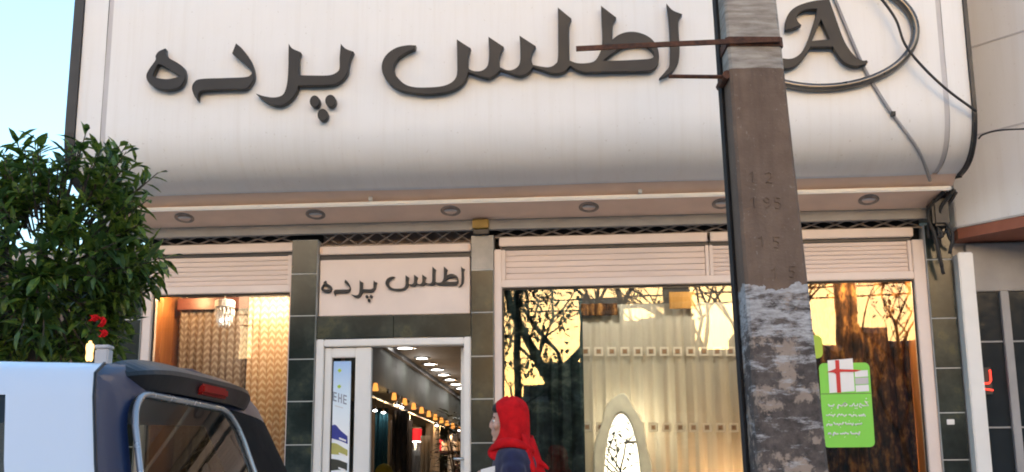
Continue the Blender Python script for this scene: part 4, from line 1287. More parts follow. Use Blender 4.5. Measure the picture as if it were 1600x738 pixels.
MB().tube([(2.712, -0.05, 2.012), (2.80, -0.05, 1.998)], 0.007, 6).build('tube', MAT['neon_red'], ne)
B(2.715, 2.80, -0.038, -0.021, 1.97, 2.17).build('backing', MAT['black_metal'], ne)
tag(B(2.435, 2.490, -0.094, -0.082, 1.745, 1.785).build('number_plate', MAT['white_paint'], None, bevel=0.003), 'small white plate on the right corner pillar', 'plate')

# ------------------------------------------------------------------ neighbour on the left
ln = thing('neighbour_house', 'low plastered house beyond the leafy tree at the left edge', 'building', (-8.0, 2.0, 0.15))
B(-14.0, -4.22, 1.2, 8.0, 0.15, 3.35).build('wall', MAT['brick_house'], ln)
B(-14.1, -4.21, 1.1, 8.1, 3.352, 3.50).build('parapet', MAT['kerb_concrete'], ln, bevel=0.01)
B(-7.5, -5.2, 1.15, 1.199, 0.2, 2.6).build('shutter', MAT['trim_grey'], ln)
ltn = thing('lantern', 'small glowing amber lantern beside the slim grey post behind the car', 'lantern', (-2.455, -3.9, 1.85))
MB().loft([[(-2.455 + 0.63 * r * cos(k * pi / 6), -3.9 + 0.63 * r * sin(k * pi / 6), 1.902 + 0.63 * (z - 2.353)) for k in range(12)] for r, z in ((0.02, 2.26), (0.027, 2.28), (0.024, 2.32), (0.029, 2.355), (0.027, 2.385), (0.012, 2.395), (0.010, 2.41))], caps=True).build('glass', MAT['lantern_glow'], ltn, smooth=True)
MB().tube([(-2.455, -3.9, 1.845), (-2.455, -3.9, 1.82), (-2.425, -3.88, 1.82)], 0.007, 6).build('bracket', MAT['black_metal'], ltn)
pst = thing('service_post', 'slim pale grey post behind the car, under the tree', 'post', (-2.394, -3.88, 0.15))
B(-2.427, -2.361, -3.91, -3.85, 0.15, 1.90).build('shaft', MAT['print_grey'], pst, bevel=0.006)
B(-2.430, -2.358, -3.913, -3.847, 1.901, 1.918).build('cap', MAT['print_grey'], pst, bevel=0.004)
rb = thing('red_ribbon', 'red cloth ribbon hanging among the leaves of the tree', 'ribbon', (-2.52, -3.7, 1.99))
for x0, z0, w, h in ((-2.560, 2.095, 0.042, 0.03), (-2.512, 2.085, 0.03, 0.05), (-2.505, 2.02, 0.035, 0.035)):
    MB().loft([[(x0 + w * u + 0.01 * sin(v * 4), -3.7 + 0.012 * sin(u * 6 + v * 3), z0 - h * v) for u in (0, 0.25, 0.5, 0.75, 1)] for v in (0, 0.33, 0.66, 1)], close=False).build('strip', MAT['red_cloth'], rb)
# ------------------------------------------------------------------ citrus tree on the pavement
tree = thing('street_tree', 'small evergreen tree with glossy dark leaves at the left edge', 'tree', (-3.12, -3.05, 0.15))
TC = Vector((-3.13, -3.02, 2.53))
rnd = random.Random(21)
MB().tube(spline([(-3.12, -3.05, 0.15), (-3.10, -3.06, 0.8), (-3.15, -3.03, 1.5), (-3.15, -3.02, 2.1), (-3.17, -3.0, 2.6)]), [0.075 - 0.045 * k / 24 for k in range(25)], 8).build('trunk', MAT['bark'], tree, smooth=True)
leaves = []
tw = MB()
for k in range(370):
    while True:
        d = Vector((rnd.uniform(-1, 1), rnd.uniform(-1, 1), rnd.uniform(-1, 1)))
        if 0.1 < d.length < 1:
            break
    rr = d.length ** 0.4
    d.normalize()
    lump = 0.93 + 0.10 * sin(5 * d.x + 2) * sin(4 * d.z + 1) + 0.10 * sin(9 * d.z + 3 * d.x)
    tip = TC + Vector((d.x * 0.68, d.y * 0.58, d.z * 0.80)) * rr * lump * rnd.uniform(0.86, 1.06)
    base = TC + (tip - TC) * 0.55 + Vector((0, 0, -0.05))
    sprig = (tip - base) + Vector((d.x, d.y, 0.25)) * 0.05
    tw.tube([base, base.lerp(tip, 0.5) + Vector((0, 0, 0.01)), tip], [0.006, 0.005, 0.003], 4)
    sd = sprig.normalized()
    nl = rnd.randint(8, 12)
    for q in range(nl):
        f = 0.35 + 0.68 * q / nl
        p = base + (tip - base) * f
        ang = q * 2.4 + rnd.uniform(-0.4, 0.4)
        s1 = sd.cross(Vector((0.2, 0.1, 1))).normalized()
        s2 = sd.cross(s1)
        out_ = (sd * rnd.uniform(0.35, 0.8) + (s1 * cos(ang) + s2 * sin(ang)) * 0.8 + Vector((0, 0, rnd.uniform(-0.35, 0.15)))).normalized()
        leaves.append((p, out_, rnd.uniform(0.085, 0.15), rnd.uniform(0.034, 0.05)))
tw.build('twigs', MAT['bark'], tree)
def front(lf):
    p = lf[0]
    # how largely a leaf shows from the street side: near the surface facing the road and the shop entrance
    return (p - TC).dot(Vector((0.35, -0.95, 0.0))) + 0.2 * (p - TC).length
leaves.sort(key=front, reverse=True)
lm = []
for v in range(5):
    m_ = MB()
    leaf_quad(m_.bm, Vector((0, 0, 0)), Vector((1, 0, 0)), Vector((0, 0, 1)), 1.0, 0.30 + 0.02 * v)
    o = m_.build('leaf', MAT['leaf'], None)
    lm.append(o.data)
    bpy.data.objects.remove(o)
for k, (p, d, l, w) in enumerate(leaves[:300]):
    o = bpy.data.objects.new('leaf', lm[k % 5])
    COL.objects.link(o)
    o.parent = tree
    xx = d.normalized()
    yy = Vector((0, 0, 1)).cross(xx).normalized()
    zz = xx.cross(yy)
    mt_ = Matrix((xx, yy, zz)).transposed().to_4x4() @ Matrix.Rotation(rnd.uniform(-0.5, 0.5), 4, 'X')
    o.rotation_euler = mt_.to_euler()
    o.scale = (l, l, l)
    o.location = p - tree.location
m_ = MB()
for p, d, l, w in leaves[300:]:
    leaf_quad(m_.bm, p, d, Vector((rnd.uniform(-0.4, 0.4), rnd.uniform(-0.4, 0.4), 1)), l, w)
tag(m_.build('foliage', MAT['leaf'], tree), kind='stuff')

# ------------------------------------------------------------------ parked car
car = thing('parked_car', 'white hatchback with dark tailgate and black roof spoiler, cut off at lower left', 'car', (-3.3, -5.55, 0.0))
YC = -5.55
def body_ring(x, belt, roof, wr, xf):
    pts = [(-0.68, 0.22), (-0.83, 0.30), (-0.875, 0.58), (-0.868, 0.80), (-0.845, belt)]
    if roof > belt + 0.2:
        pts += [(-(wr + 0.13), belt + 0.5 * (roof - belt)), (-(wr + 0.045), roof - 0.10), (-wr, roof - 0.03), (-wr + 0.07, roof + 0.005), (-wr * 0.5, roof + 0.02), (0, roof + 0.026)]
    else:
        pts += [(-0.80, belt + 0.02), (-0.74, roof - 0.012), (-0.66, roof), (-0.5, roof + 0.012), (-0.3, roof + 0.02), (0, roof + 0.026)]
    full = pts + [(-y, z) for y, z in reversed(pts[:-1])]
    return [(xf(z) if callable(xf) else xf, YC + y, z) for y, z in full]
def rear_x(z):
    if z > 0.98:
        return -1.405 + (1.55 - z) * 0.36
    if z > 0.62:
        return -1.405 + 0.57 * 0.36 + (0.98 - z) * 0.25
    return -1.405 + 0.57 * 0.36 + 0.09 + (0.08 if z > 0.30 else 0.0)
rr_ = body_ring(0, 0.98, 1.535, 0.60, rear_x)
rings = [rr_,
         body_ring(0, 0.98, 1.545, 0.61, lambda z: rear_x(z) - 0.25),
         body_ring(0, 0.97, 1.57, 0.62, -2.3), body_ring(0, 0.96, 1.575, 0.61, -3.0),
         body_ring(0, 0.96, 1.53, 0.59, -3.6), body_ring(0, 0.95, 1.40, 0.57, -3.95), body_ring(0, 0.93, 1.0, 0.5, -4.5),
         body_ring(0, 0.86, 0.90, 0.5, -5.0), body_ring(0, 0.70, 0.74, 0.5, -5.35), body_ring(0, 0.45, 0.47, 0.5, -5.42)]
m_ = MB()
vv = [[m_.bm.verts.new(p) for p in ring] for ring in rings]
for i in range(len(vv) - 1):
    for k in range(21):
        if k < 20 and i in (1, 2, 3, 4, 5) and k in (4, 5, 14, 15):
            continue            # side window openings
        m_.bm.faces.new((vv[i][k], vv[i][(k + 1) % 21], vv[i + 1][(k + 1) % 21], vv[i + 1][k]))
m_.build('body', MAT['car_white'], car, smooth=True)
for nm, ks in (('side_glass', (4, 5)), ('side_glass', (14, 15))):
    m_ = MB()
    for i in (1, 2, 3, 4):
        for k in ks:
            m_.bm.faces.new([m_.bm.verts.new(Vector(p) + Vector((0, 0.004 if p[1] < YC else -0.004, 0))) for p in (rings[i][k], rings[i][k + 1], rings[i + 1][k + 1], rings[i + 1][k])])
    bmesh.ops.remove_doubles(m_.bm, verts=m_.bm.verts[:], dist=1e-4)
    g_o = m_.build(nm, MAT['car_glass'], car, smooth=True)
    if sum(p.normal.y * (p.center.y - YC) for p in g_o.data.polygons) < 0:
        g_o.data.flip_normals()
    for i in (2, 3):
        k = ks[0]
        MB().tube([Vector(rings[i][k]), Vector(rings[i][k + 1]), Vector(rings[i][k + 2])], 0.03, 6).build('pillar_trim', MAT['car_black'], g_o)
for sx, sy in ((-2.1, -0.35), (-2.1, 0.35), (-3.2, -0.38), (-3.2, 0.38)):
    m_ = MB()
    m_.box(sx - 0.12, sx + 0.08, YC + sy - 0.24, YC + sy + 0.24, 0.55, 1.12)
    m_.box(sx - 0.08, sx + 0.03, YC + sy - 0.12, YC + sy + 0.12, 1.16, 1.34)
    m_.box(sx - 0.55, sx - 0.13, YC + sy - 0.24, YC + sy + 0.24, 0.45, 0.62)
    m_.build('car_seat', MAT['grey_fabric'], car, bevel=0.03)
half = rr_[:11]
def rear_pt(i, s, off=0.0):
    """i: fractional index up the rear outline, s: -1 near side .. 1 far side"""
    i0 = min(9, int(i)); f = i - i0
    a, b = Vector(half[i0]), Vector(half[i0 + 1])
    p = a.lerp(b, f)
    h = -(p.y - YC)
    return Vector((p.x + (0.032 + off) * (1 - abs(s) ** 5.0), YC + h * s, p.z + 0.022 * (1 - s * s) * min(1, max(0, (p.z - 1.2) / 0.3))))
S_ = [-1 + 2 * k / 28 for k in range(29)]

MB().tube([Vector(p) + Vector((0.004, -0.002, 0)) for p in half[2:9]], 0.0045, 6).build('shut_line', MAT['car_black'], car)
def z_to_i(z):
    for k in range(10):
        if half[k][2] <= z <= half[k + 1][2]:
            return k + (z - half[k][2]) / (half[k + 1][2] - half[k][2])
    return 9.9
gz = [1.03, 1.12, 1.20, 1.28, 1.35, 1.39, 1.415, 1.433, 1.445, 1.452]
def gsp(z):
    q = max(0, (z - 1.345) / 0.107)
    return 0.80 - 0.15 * (1 - math.sqrt(max(0, 1 - q * q)))
def gmap(z, s):
    lo_, hi_ = -gsp(z), gsp(z) - 0.48
    return lo_ + (hi_ - lo_) * (s + 1) / 2
def glass_pt(z, s):
    q = gmap(z, s)
    h = 0.845 - (z - 0.98) * 0.44
    return Vector((-1.405 + (1.55 - z) * 0.36 + 0.052 - 0.012 * q * q, YC + h * q, z + 0.008))
grow = [[glass_pt(z, s) for s in S_] for z in gz]
rg = MB().loft(grow, close=False).build('rear_window', MAT['car_glass'], car, smooth=True)
m_ = MB()
lowi, topi = z_to_i(1.03), z_to_i(1.452)
idx = [lowi * k / 8 for k in range(9)]
m_.loft([[rear_pt(i, s) for s in S_] for i in idx], close=False)
m_.loft([[rear_pt(topi + (10 - topi) * k / 6, s) for s in S_] for k in range(7)], close=False)
m_.loft([[rear_pt(z_to_i(z), -1 + (gmap(z, -1) + 1.01) * q / 5) for q in range(6)] for z in gz], close=False)
m_.build('tailgate', MAT['car_navy'], car, smooth=True)
MB().loft([[rear_pt(z_to_i(z), 1 - (1.01 - gmap(z, 1)) * q / 8) for q in range(9)] for z in gz], close=False).build('pillar_panel', MAT['car_matte'], car, smooth=True)
if sum(p.normal.x for p in rg.data.polygons) < 0:
    rg.data.flip_normals()
per = grow[0] + [r[-1] for r in grow[1:]] + list(reversed(grow[-1]))[1:] + [r[0] for r in reversed(grow[:-1])]
MB().tube([p + Vector((0.004, 0, 0)) for p in per] , 0.0105, 6).build('seal', MAT['car_rim'], rg, smooth=True)
# dark lining behind the glass with a headrest outline
# spoiler
top, bot = [], []
sp_r = []
for s in [k / 20 for k in range(-20, 21)]:
    w = 0.53 * s
    drop = 0.05 * abs(s) ** 5
    e8 = 1 - 0.85 * abs(s) ** 8
    x0, z0 = -1.455 + 0.05 * abs(s) ** 8, 1.566 - drop
    x1, z1 = -1.300 - 0.12 * abs(s) ** 4, 1.545 - drop
    sp_r.append([(x0, YC + w, z0), (x0 + (x1 - x0) * 0.45, YC + w, z0 + 0.012 * e8), (x1, YC + w, z1), (x1 + 0.006, YC + w, z1 - 0.014 * e8), (x1 - 0.015 * e8, YC + w, z1 - 0.065 * e8), (x0 + (x1 - x0) * 0.35, YC + w, z0 - 0.075 * e8)])
spo = MB().loft(sp_r, caps=True).build('spoiler', MAT['car_black'], car, smooth=False)
B(-1.325, -1.288, YC - 0.10, YC + 0.10, 1.490, 1.524).build('brake_light', MAT['lens_red'], spo, bevel=0.008)
for s in (-1, 1):
    y0 = YC + s * 0.84
    MB().loft([[rear_pt(z_to_i(z), s * q, 0.02) + Vector((0.02, 0, 0)) for q in (0.86, 0.90, 0.95, 0.985)] for z in (0.66, 0.74, 0.82, 0.90, 0.97)], close=False).build('tail_light', MAT['lens_red'], car, smooth=True)
B(-1.20, -0.98, YC - 0.80, YC + 0.80, 0.30, 0.60).build('bumper', MAT['car_white'], car, bevel=0.05)
for s in (-1, 1):
    for x in (-4.45, -1.95):
        yw = YC + s * 0.80
        wh = MB().tube([(x, yw - 0.10, 0.32), (x, yw - 0.08, 0.32), (x, yw + 0.08, 0.32), (x, yw + 0.10, 0.32)], [0.27, 0.315, 0.315, 0.27], 24).build('tyre', MAT['tyre'], car, smooth=True)
        MB().disc((x, YC + s * 0.895, 0.32), 0.20, 'Y', 20, 0.02).build('rim', MAT['car_rim'], wh)
    B(-3.42, -3.28, YC + s * 0.90 - 0.09, YC + s * 0.90 + 0.09, 1.00, 1.12).build('wing_mirror', MAT['car_white'], car, bevel=0.02)
    MB().sphere((-5.28, YC + s * 0.62, 0.70), (0.12, 0.16, 0.07), 2).build('headlight', MAT['print_grey'], car, smooth=True)

car.location = (-3.285, -5.385, 0.022)
car.rotation_euler.z = radians(-5)

# ------------------------------------------------------------------ woman walking past
PX, PY, PZ = -0.585, -2.6, 0.15
per_ = thing('person', 'person in red headscarf and navy coat walking left past the door', 'person', (PX, PY, PZ))
def fuse(mb, name, mat, parent, voxel, smooth_it=3):
    o = mb.build(name, mat, None, smooth=True)
    r = o.modifiers.new('r', 'REMESH')
    r.mode = 'VOXEL'
    r.voxel_size = voxel
    s = o.modifiers.new('s', 'SMOOTH')
    s.iterations = smooth_it
    s.factor = 0.5
    bpy.context.view_layer.update()
    me = bpy.data.meshes.new_from_object(o.evaluated_get(bpy.context.evaluated_depsgraph_get()))
    bpy.data.objects.remove(o)
    return link(name, me, mat, parent, True)
m_ = MB()
hx = -0.588
m_.sphere((hx, PY, 1.652), (0.098, 0.077, 0.100), 3)          # cranium
m_.sphere((hx - 0.038, PY, 1.585), (0.060, 0.056, 0.075), 3)  # face and jaw
m_.tube([(hx - 0.090, PY, 1.645), (hx - 0.104, PY, 1.622), (hx - 0.109, PY, 1.604), (hx - 0.096, PY, 1.596)], [0.011, 0.012, 0.012, 0.011], 8)
m_.sphere((hx - 0.094, PY, 1.572), (0.014, 0.024, 0.008), 2)
m_.sphere((hx - 0.092, PY, 1.558), (0.013, 0.022, 0.008), 2)
m_.sphere((hx - 0.084, PY, 1.530), (0.018, 0.022, 0.018), 2)
m_.sphere((hx - 0.086, PY, 1.655), (0.012, 0.055, 0.012), 2)
for s in (-1, 1):
    m_.sphere((hx - 0.072, PY + s * 0.045, 1.605), (0.025, 0.022, 0.024), 2)
    m_.sphere((hx + 0.010, PY + s * 0.076, 1.615), (0.020, 0.008, 0.032), 2)
m_.tube([(hx + 0.01, PY, 1.57), (hx + 0.02, PY, 1.50), (hx + 0.035, PY, 1.42)], [0.052, 0.052, 0.062], 12)
m_.tube([(-0.565, PY, 1.44), (-0.555, PY, 1.30), (-0.55, PY, 1.12), (-0.54, PY, 0.98), (-0.54, PY, 0.90)], [0.07, 0.12, 0.105, 0.125, 0.11], 14)
m_.tube([(-0.56, PY - 0.15, 1.41), (-0.56, PY + 0.15, 1.41)], 0.036, 10)
ARMN = [(-0.56, PY - 0.165, 1.42), (-0.545, PY - 0.20, 1.17), (-0.685, PY - 0.15, 1.27)]
ARMF = [(-0.56, PY + 0.165, 1.42), (-0.50, PY + 0.20, 1.16), (-0.57, PY + 0.20, 0.93)]
for A_ in (ARMN, ARMF):
    m_.tube(A_, [0.036, 0.034, 0.024], 10)
LEGN = [(-0.54, PY - 0.085, 0.92), (-0.63, PY - 0.085, 0.56), (-0.68, PY - 0.085, 0.20)]
LEGF = [(-0.54, PY + 0.085, 0.92), (-0.52, PY + 0.085, 0.56), (-0.38, PY + 0.085, 0.24)]
for A_ in (LEGN, LEGF):
    m_.tube(A_, [0.085, 0.058, 0.040], 10)
# hands: palm, four fingers, thumb
def hand(w, d, side, hold):
    w = Vector(w); d = Vector(d).normalized()
    n = Vector(side).normalized()
    t = d.cross(n).normalized()
    pc = w + d * 0.045
    m_.tube([w, pc, w + d * 0.085], [0.022, 0.030, 0.028], 8)
    for k in range(4):
        b = w + d * 0.075 + t * (-0.027 + 0.018 * k)
        ln = (0.060, 0.072, 0.068, 0.052)[k]
        c = b + d * ln * 0.5 + n * 0.006
        e = c + (d * (0.2 if hold else 0.8) + n * (0.8 if hold else 0.3)).normalized() * ln * 0.5
        m_.tube([b, c, e], [0.009, 0.0085, 0.0075], 6)
    b = w + d * 0.025 - t * 0.026
    c = b + (d * 0.6 - t * 0.6 + n * 0.4).normalized() * 0.035
    e = c + (d * 0.8 + n * 0.4).normalized() * 0.028
    m_.tube([b, c, e], [0.011, 0.010, 0.0085], 6)
hand(ARMN[2], (-0.7, 0.25, 0.55), (0.3, 1, 0.0), True)
hand(ARMF[2], (-0.15, 0.0, -1.0), (0, -1, 0), False)
fuse(m_, 'body', MAT['skin'], per_, 0.0065, 4)
m_ = MB()
CO = [(0.60, -0.545, 0.205, 0.22), (0.80, -0.545, 0.18, 0.21), (0.98, -0.54, 0.155, 0.195), (1.13, -0.548, 0.130, 0.165), (1.28, -0.555, 0.138, 0.185), (1.40, -0.56, 0.128, 0.200), (1.46, -0.565, 0.108, 0.178), (1.495, -0.570, 0.080, 0.12), (1.51, -0.575, 0.062, 0.068)]
m_.loft([[(cx + rx_ * cos(k * pi / 14), PY + ry_ * sin(k * pi / 14), z) for k in range(28)] for z, cx, rx_, ry_ in CO], caps=True)
for A_ in (ARMN, ARMF):
    e1, e2, e3 = [Vector(q) for q in A_]
    sg = 1 if e1.y < PY else -1
    m_.sphere(e1 + Vector((0, 0.02 * sg, -0.012)), (0.070, 0.066, 0.068), 3)
    m_.tube([e1 + Vector((0, 0.03 * sg, -0.01)), e1.lerp(e2, 0.25), e1.lerp(e2, 0.6), e2, e2.lerp(e3, 0.55), e2.lerp(e3, 0.95)], [0.056, 0.070, 0.064, 0.058, 0.050, 0.045], 12)
fuse(m_, 'coat', MAT['navy_cloth'], per_, 0.009, 7)
m_ = MB()
for A_ in (LEGN, LEGF):
    e1, e2, e3 = [Vector(q) for q in A_]
    m_.tube([e1, e1.lerp(e2, 0.5), e2, e3], [0.10, 0.085, 0.070, 0.062], 12)
fuse(m_, 'trousers', MAT['black_cloth'], per_, 0.011, 2)
for A_, lift in ((LEGN, 0.0), (LEGF, 0.03)):
    x, y, z = A_[2]
    m_ = MB()
    m_.loft([[(x + dx, y + wy * cos(k * pi / 6), PZ + lift + hz * (0.5 + 0.5 * sin(k * pi / 6))) for k in range(12)] for dx, wy, hz in ((0.055, 0.022, 0.05), (0.03, 0.036, 0.075), (-0.04, 0.040, 0.085), (-0.12, 0.045, 0.06), (-0.175, 0.036, 0.04), (-0.195, 0.012, 0.02))], caps=True)
    m_.build('shoe', MAT['black_cloth'], per_, smooth=True)
m_ = MB()
m_.sphere((hx - 0.040, PY, 1.700), (0.062, 0.072, 0.045), 3)
m_.build('hair', MAT['hair'], per_, smooth=True)
for s in (-1, 1):
    MB().sphere((hx - 0.086, PY + s * 0.031, 1.632), (0.009, 0.012, 0.008), 2).build('eye', MAT['print_white'], per_, smooth=True)
    MB().sphere((hx - 0.0935, PY + s * 0.031, 1.632), (0.003, 0.006, 0.006), 1).build('iris', MAT['hair'], per_, smooth=True)
    MB().tube([(hx - 0.090, PY + s * 0.012, 1.652), (hx - 0.092, PY + s * 0.032, 1.657), (hx - 0.082, PY + s * 0.052, 1.650)], 0.004, 5).build('eyebrow', MAT['hair'], per_)
# scarf
SR = [(1.762, -0.588, 0.020, 0.018, 0), (1.752, -0.588, 0.055, 0.050, 4), (1.725, -0.588, 0.088, 0.080, 26), (1.690, -0.587, 0.098, 0.093, 46), (1.640, -0.585, 0.098, 0.099, 58), (1.59, -0.582, 0.096, 0.100, 60), (1.545, -0.578, 0.094, 0.100, 48), (1.515, -0.576, 0.100, 0.103, 28), (1.492, -0.575, 0.112, 0.112, 6), (1.465, -0.573, 0.128, 0.132, 3), (1.440, -0.572, 0.132, 0.146, 3)]
rings = []
for j, (z, cx, rx_, ry_, op) in enumerate(SR):
    ring = []
    for k in range(49):
        a = pi + radians(op) + (2 * pi - 2 * radians(op)) * k / 48
        fold = 1 + (0.035 * sin(a * 6 + j * 0.55) + 0.022 * sin(a * 13 - j * 0.8)) * (0.25 + 0.75 * j / 10) * (1 if j > 1 else 0)
        zz = z - (0.05 * (abs(sin(a)) ** 2) if j > 8 else 0) + 0.006 * sin(a * 5 + j)
        ring.append((cx + rx_ * fold * cos(a), PY + ry_ * fold * sin(a), zz))
    rings.append(ring)
scf = MB().loft(rings, close=False).build('scarf', MAT['red_cloth'], per_, smooth=True)
sm = scf.modifiers.new('t', 'SOLIDIFY'); sm.thickness = 0.007; sm.offset = 1
sm = scf.modifiers.new('s', 'SUBSURF'); sm.levels = 1; sm.render_levels = 1
# front fold crossing the chest and the long end down the back
rings = []
for i in range(26):
    f = i / 25
    a = radians(182 + 150 * f)
    zc = 1.436 + 0.074 * sin(pi * min(1, 0.08 + 0.80 * f))
    hh = 0.010 + 0.020 * sin(pi * (0.12 + 0.8 * f))
    rx_ = 0.132 - 0.006 * sin(pi * f)
    ry_ = 0.150
    c = Vector((-0.572 + rx_ * cos(a), PY + ry_ * sin(a), zc))
    o_ = Vector((cos(a), sin(a) * 0.9, 0.25)).normalized()
    rings.append([c + o_ * (0.010 * cos(q * pi / 5)) + Vector((0, 0, hh * sin(q * pi / 5))) - o_ * 0.5 * hh * max(0, sin(q * pi / 5)) for q in range(10)])
MB().loft(rings, caps=True).build('scarf_fold', MAT['red_cloth'], scf, smooth=True)
rings = []
for j in range(12):
    v = j / 11
    z = 1.56 - 0.50 * v
    R_ = 0.100 + 0.085 * min(1, v * 1.6) - 0.02 * v
    ring = []
    for k in range(15):
        u = k / 14
        a = radians(-62 + 100 * u + 10 * v)
        w = 0.013 * sin(u * 15 + v * 2.5)
        ring.append((-0.568 + 0.045 * v + (R_ + w) * cos(a), PY + (R_ * 1.05 + w) * sin(a), z - 0.03 * sin(u * 3.1)))
    rings.append(ring)
te = MB().loft(rings, close=False).build('scarf_end', MAT['red_cloth'], scf, smooth=True)
sm = te.modifiers.new('t', 'SOLIDIFY'); sm.thickness = 0.008; sm.offset = 1
MB().tube(spline([(-0.42, PY - 0.08, 1.40), (-0.393, PY - 0.09, 1.385), (-0.372, PY - 0.10, 1.365)]), [0.018 - 0.012 * k / 12 for k in range(13)], 8, sx=0.5).build('scarf_tassel', MAT['red_cloth'], scf, smooth=True)
pp_ = MB()
pp_.loft([[(-0.735 + u * 0.075, PY - 0.150 + 0.02 * u, 1.29 + v * 0.075 + 0.02 * u) for u in (0, 0.5, 1)] for v in (0, 1)], close=False)
o = pp_.build('folded_paper', MAT['print_white'])
sm = o.modifiers.new('t', 'SOLIDIFY'); sm.thickness = 0.006
tag(o, 'white folded paper held in front by the person in red scarf', 'paper')

# ================================================================== across the street, seen in the panes
def house(x0, x1, h, mat, label, extra=(), y0=-45.0, d=9.0):
    t = thing('house', label, 'house', ((x0 + x1) / 2, y0 - d / 2, 0.12))
    B(x0, x1, y0 - d, y0, 0.12, h - 0.25).build('wall', MAT[mat], t)
    B(x0 - 0.0, x1 - 0.0, y0 - d, y0 + 0.05, h - 0.249, h).build('parapet', MAT['kerb_concrete'], t)
    for a, b, hh in extra:
        B(a, b, y0 - 3.0, y0 - 0.2, h + 0.001, hh).build('roof_room', MAT[mat], t)
    w = x1 - x0
    n = int(w / 2.6)
    for i in range(n):
        for j in range(int((h - 1.5) / 3.0)):
            cx = x0 + w * (i + 0.5) / n
            zz = 1.3 + j * 3.0
            wd = B(cx - 0.6, cx + 0.6, y0 - 0.02, y0 + 0.04, zz, zz + 1.4).build('window', MAT['house_glass'], t)
            B(cx - 0.68, cx + 0.68, y0 + 0.0, y0 + 0.12, zz - 0.1, zz - 0.002).build('sill', MAT['kerb_concrete'], wd)
    return t
house(-60.0, -18.05, 12.6, 'stone_house', 'long stone house across the street at the far left of the skyline', d=2.5)
house(-18.04, -16.62, 8.0, 'grey_house', 'low link house across the street beside the long stone house', d=2.5)
house(-16.61, -15.00, 9.87, 'brick_house', 'slim brown house across the street, left of the broad grey one', d=2.5)
house(-14.99, -5.33, 12.6, 'grey_house', 'broad grey house across the street', d=2.5)
house(-5.32, -1.58, 6.1, 'brick_house', 'low stepped brown house across the street', ((-4.17, -3.19, 6.66), (-3.18, -1.60, 7.64)), d=4.0)
house(-1.57, 0.46, 10.5, 'stone_house', 'slim tall stone house across the street', d=2.5)
house(0.47, 3.64, 9.45, 'grey_house', 'grey three-storey house across the street beneath the wires', d=2.5)
house(3.65, 5.24, 8.02, 'stone_house', 'slim low stone house across the street right of the grey three-storey one', d=2.5)
house(5.25, 8.58, 8.77, 'brick_house', 'brown two-storey house across the street', d=2.5)
house(8.59, 9.97, 8.16, 'grey_house', 'slim grey house across the street left of the stair tower', d=2.5)
house(9.98, 10.72, 12.6, 'brick_house', 'brown stair tower across the street', d=1.2)
house(10.73, 12.03, 8.92, 'stone_house', 'slim stone house across the street right of the stair tower', d=2.5)
house(12.04, 13.92, 8.27, 'grey_house', 'low grey house across the street beside the far right block', d=2.5)
house(13.93, 60.0, 11.6, 'stone_house', 'long stone block across the street at the far right of the skyline', d=2.5)

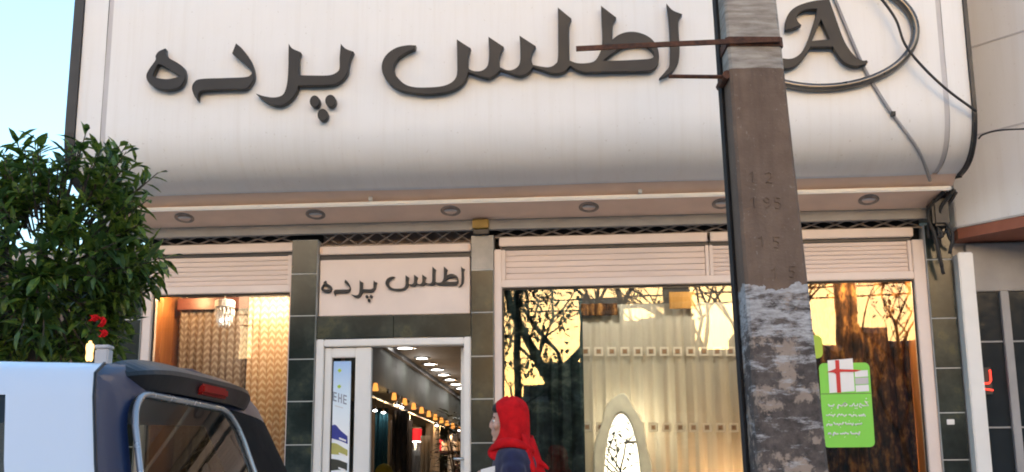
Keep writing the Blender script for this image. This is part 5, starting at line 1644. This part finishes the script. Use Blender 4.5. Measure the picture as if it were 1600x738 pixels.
def bare_tree(label, base, height, seed, leaf_n, spread=0.5, trunk_r=0.2, split=0.32, lean=(0, 0)):
    t = thing('bare_tree', label, 'tree', base)
    rnd = random.Random(seed)
    b = MB()
    tips = []
    def grow(p, d, l, r, lv):
        n = 3
        pts = [p]
        q = p.copy()
        dd = d.copy()
        for k in range(n):
            dd = (dd + Vector((rnd.uniform(-1, 1), rnd.uniform(-1, 1), rnd.uniform(-0.4, 0.7))) * 0.13).normalized()
            q = q + dd * l / n
            pts.append(q.copy())
        b.tube(pts, [r * (1 - 0.35 * k / n) for k in range(n + 1)], 6 if lv < 2 else 4, caps=False)
        if lv >= 5 or l < 0.18:
            tips.append((q, dd))
            return
        for k in range(rnd.randint(2, 3) if lv else 4):
            ax = Vector((rnd.uniform(-1, 1), rnd.uniform(-1, 1), rnd.uniform(-0.2, 0.5))).normalized()
            nd = (dd * (1 - spread) + ax * spread + Vector((0, 0, 0.08))).normalized()
            s = pts[-1] if k < 2 else pts[rnd.randint(1, n)]
            grow(s, nd, l * rnd.uniform(0.60, 0.80), r * 0.58, lv + 1)
        if lv >= 3:
            tips.append((q, dd))
    grow(Vector(base), Vector((lean[0], lean[1], 1)).normalized(), height * split, trunk_r, 0)
    b.build('trunk', MAT['bark'], t, smooth=True)
    if leaf_n:
        m_ = MB()
        for k in range(leaf_n):
            q, dd = rnd.choice(tips)
            p = q + Vector((rnd.gauss(0, 1), rnd.gauss(0, 1), rnd.gauss(0, 1))) * 0.18
            leaf_quad(m_.bm, p, Vector((rnd.uniform(-1, 1), rnd.uniform(-1, 1), rnd.uniform(-1, 0.4))), Vector((0, 0, 1)), rnd.uniform(0.12, 0.24), 0.10)
        tag(m_.build('foliage', MAT['dark_leaf'], t), kind='stuff')
    return t
bare_tree('half-bare tree across the street, mirrored at the left of the middle window', (-1.3, -24.0, 0.12), 12.0, 3, 1400, trunk_r=0.26, split=0.36)
bare_tree('leafy thin tree across the street beside the lamp post', (-3.4, -23.0, 0.12), 8.5, 11, 1500, trunk_r=0.12, split=0.30)
bare_tree('bare twiggy tree across the street, mirrored left of the pole', (3.1, -25.0, 0.12), 10.5, 5, 0, trunk_r=0.20)
bare_tree('sparse tree across the street, mirrored in the right window', (7.6, -22.0, 0.12), 9.0, 8, 350, trunk_r=0.16)
bare_tree('bare tree across the street, mirrored in the left window', (-8.3, -24.0, 0.12), 9.0, 14, 200, trunk_r=0.16)
lp = thing('lamp_post', 'thin dark lamp post across the street', 'lamp post', (-2.36, -20.0, 0.12))
MB().tube([(-2.36, -20, 0.12), (-2.36, -20, 4.0), (-2.36, -20, 8.2)], [0.10, 0.085, 0.06], 8).build('mast', MAT['black_metal'], lp)
MB().tube(spline([(-2.36, -20, 8.2), (-2.36, -19.4, 8.6), (-2.36, -18.4, 8.7)]), 0.04, 6).build('arm', MAT['black_metal'], lp)
MB().sphere((-2.36, -18.2, 8.68), (0.12, 0.35, 0.06), 2).build('lamp_head', MAT['trim_grey'], lp)
for k, z in enumerate((6.25, 5.98)):
    o = MB().tube([(x, -20.3, z + 0.04 * (x / 10) ** 2 + 0.03 * x) for x in range(-32, 33, 4)], 0.022, 5).build('overhead_wire', MAT['cable_black'])
    tag(o, ('upper' if k == 0 else 'lower') + ' of two overhead wires across the street', 'wire')
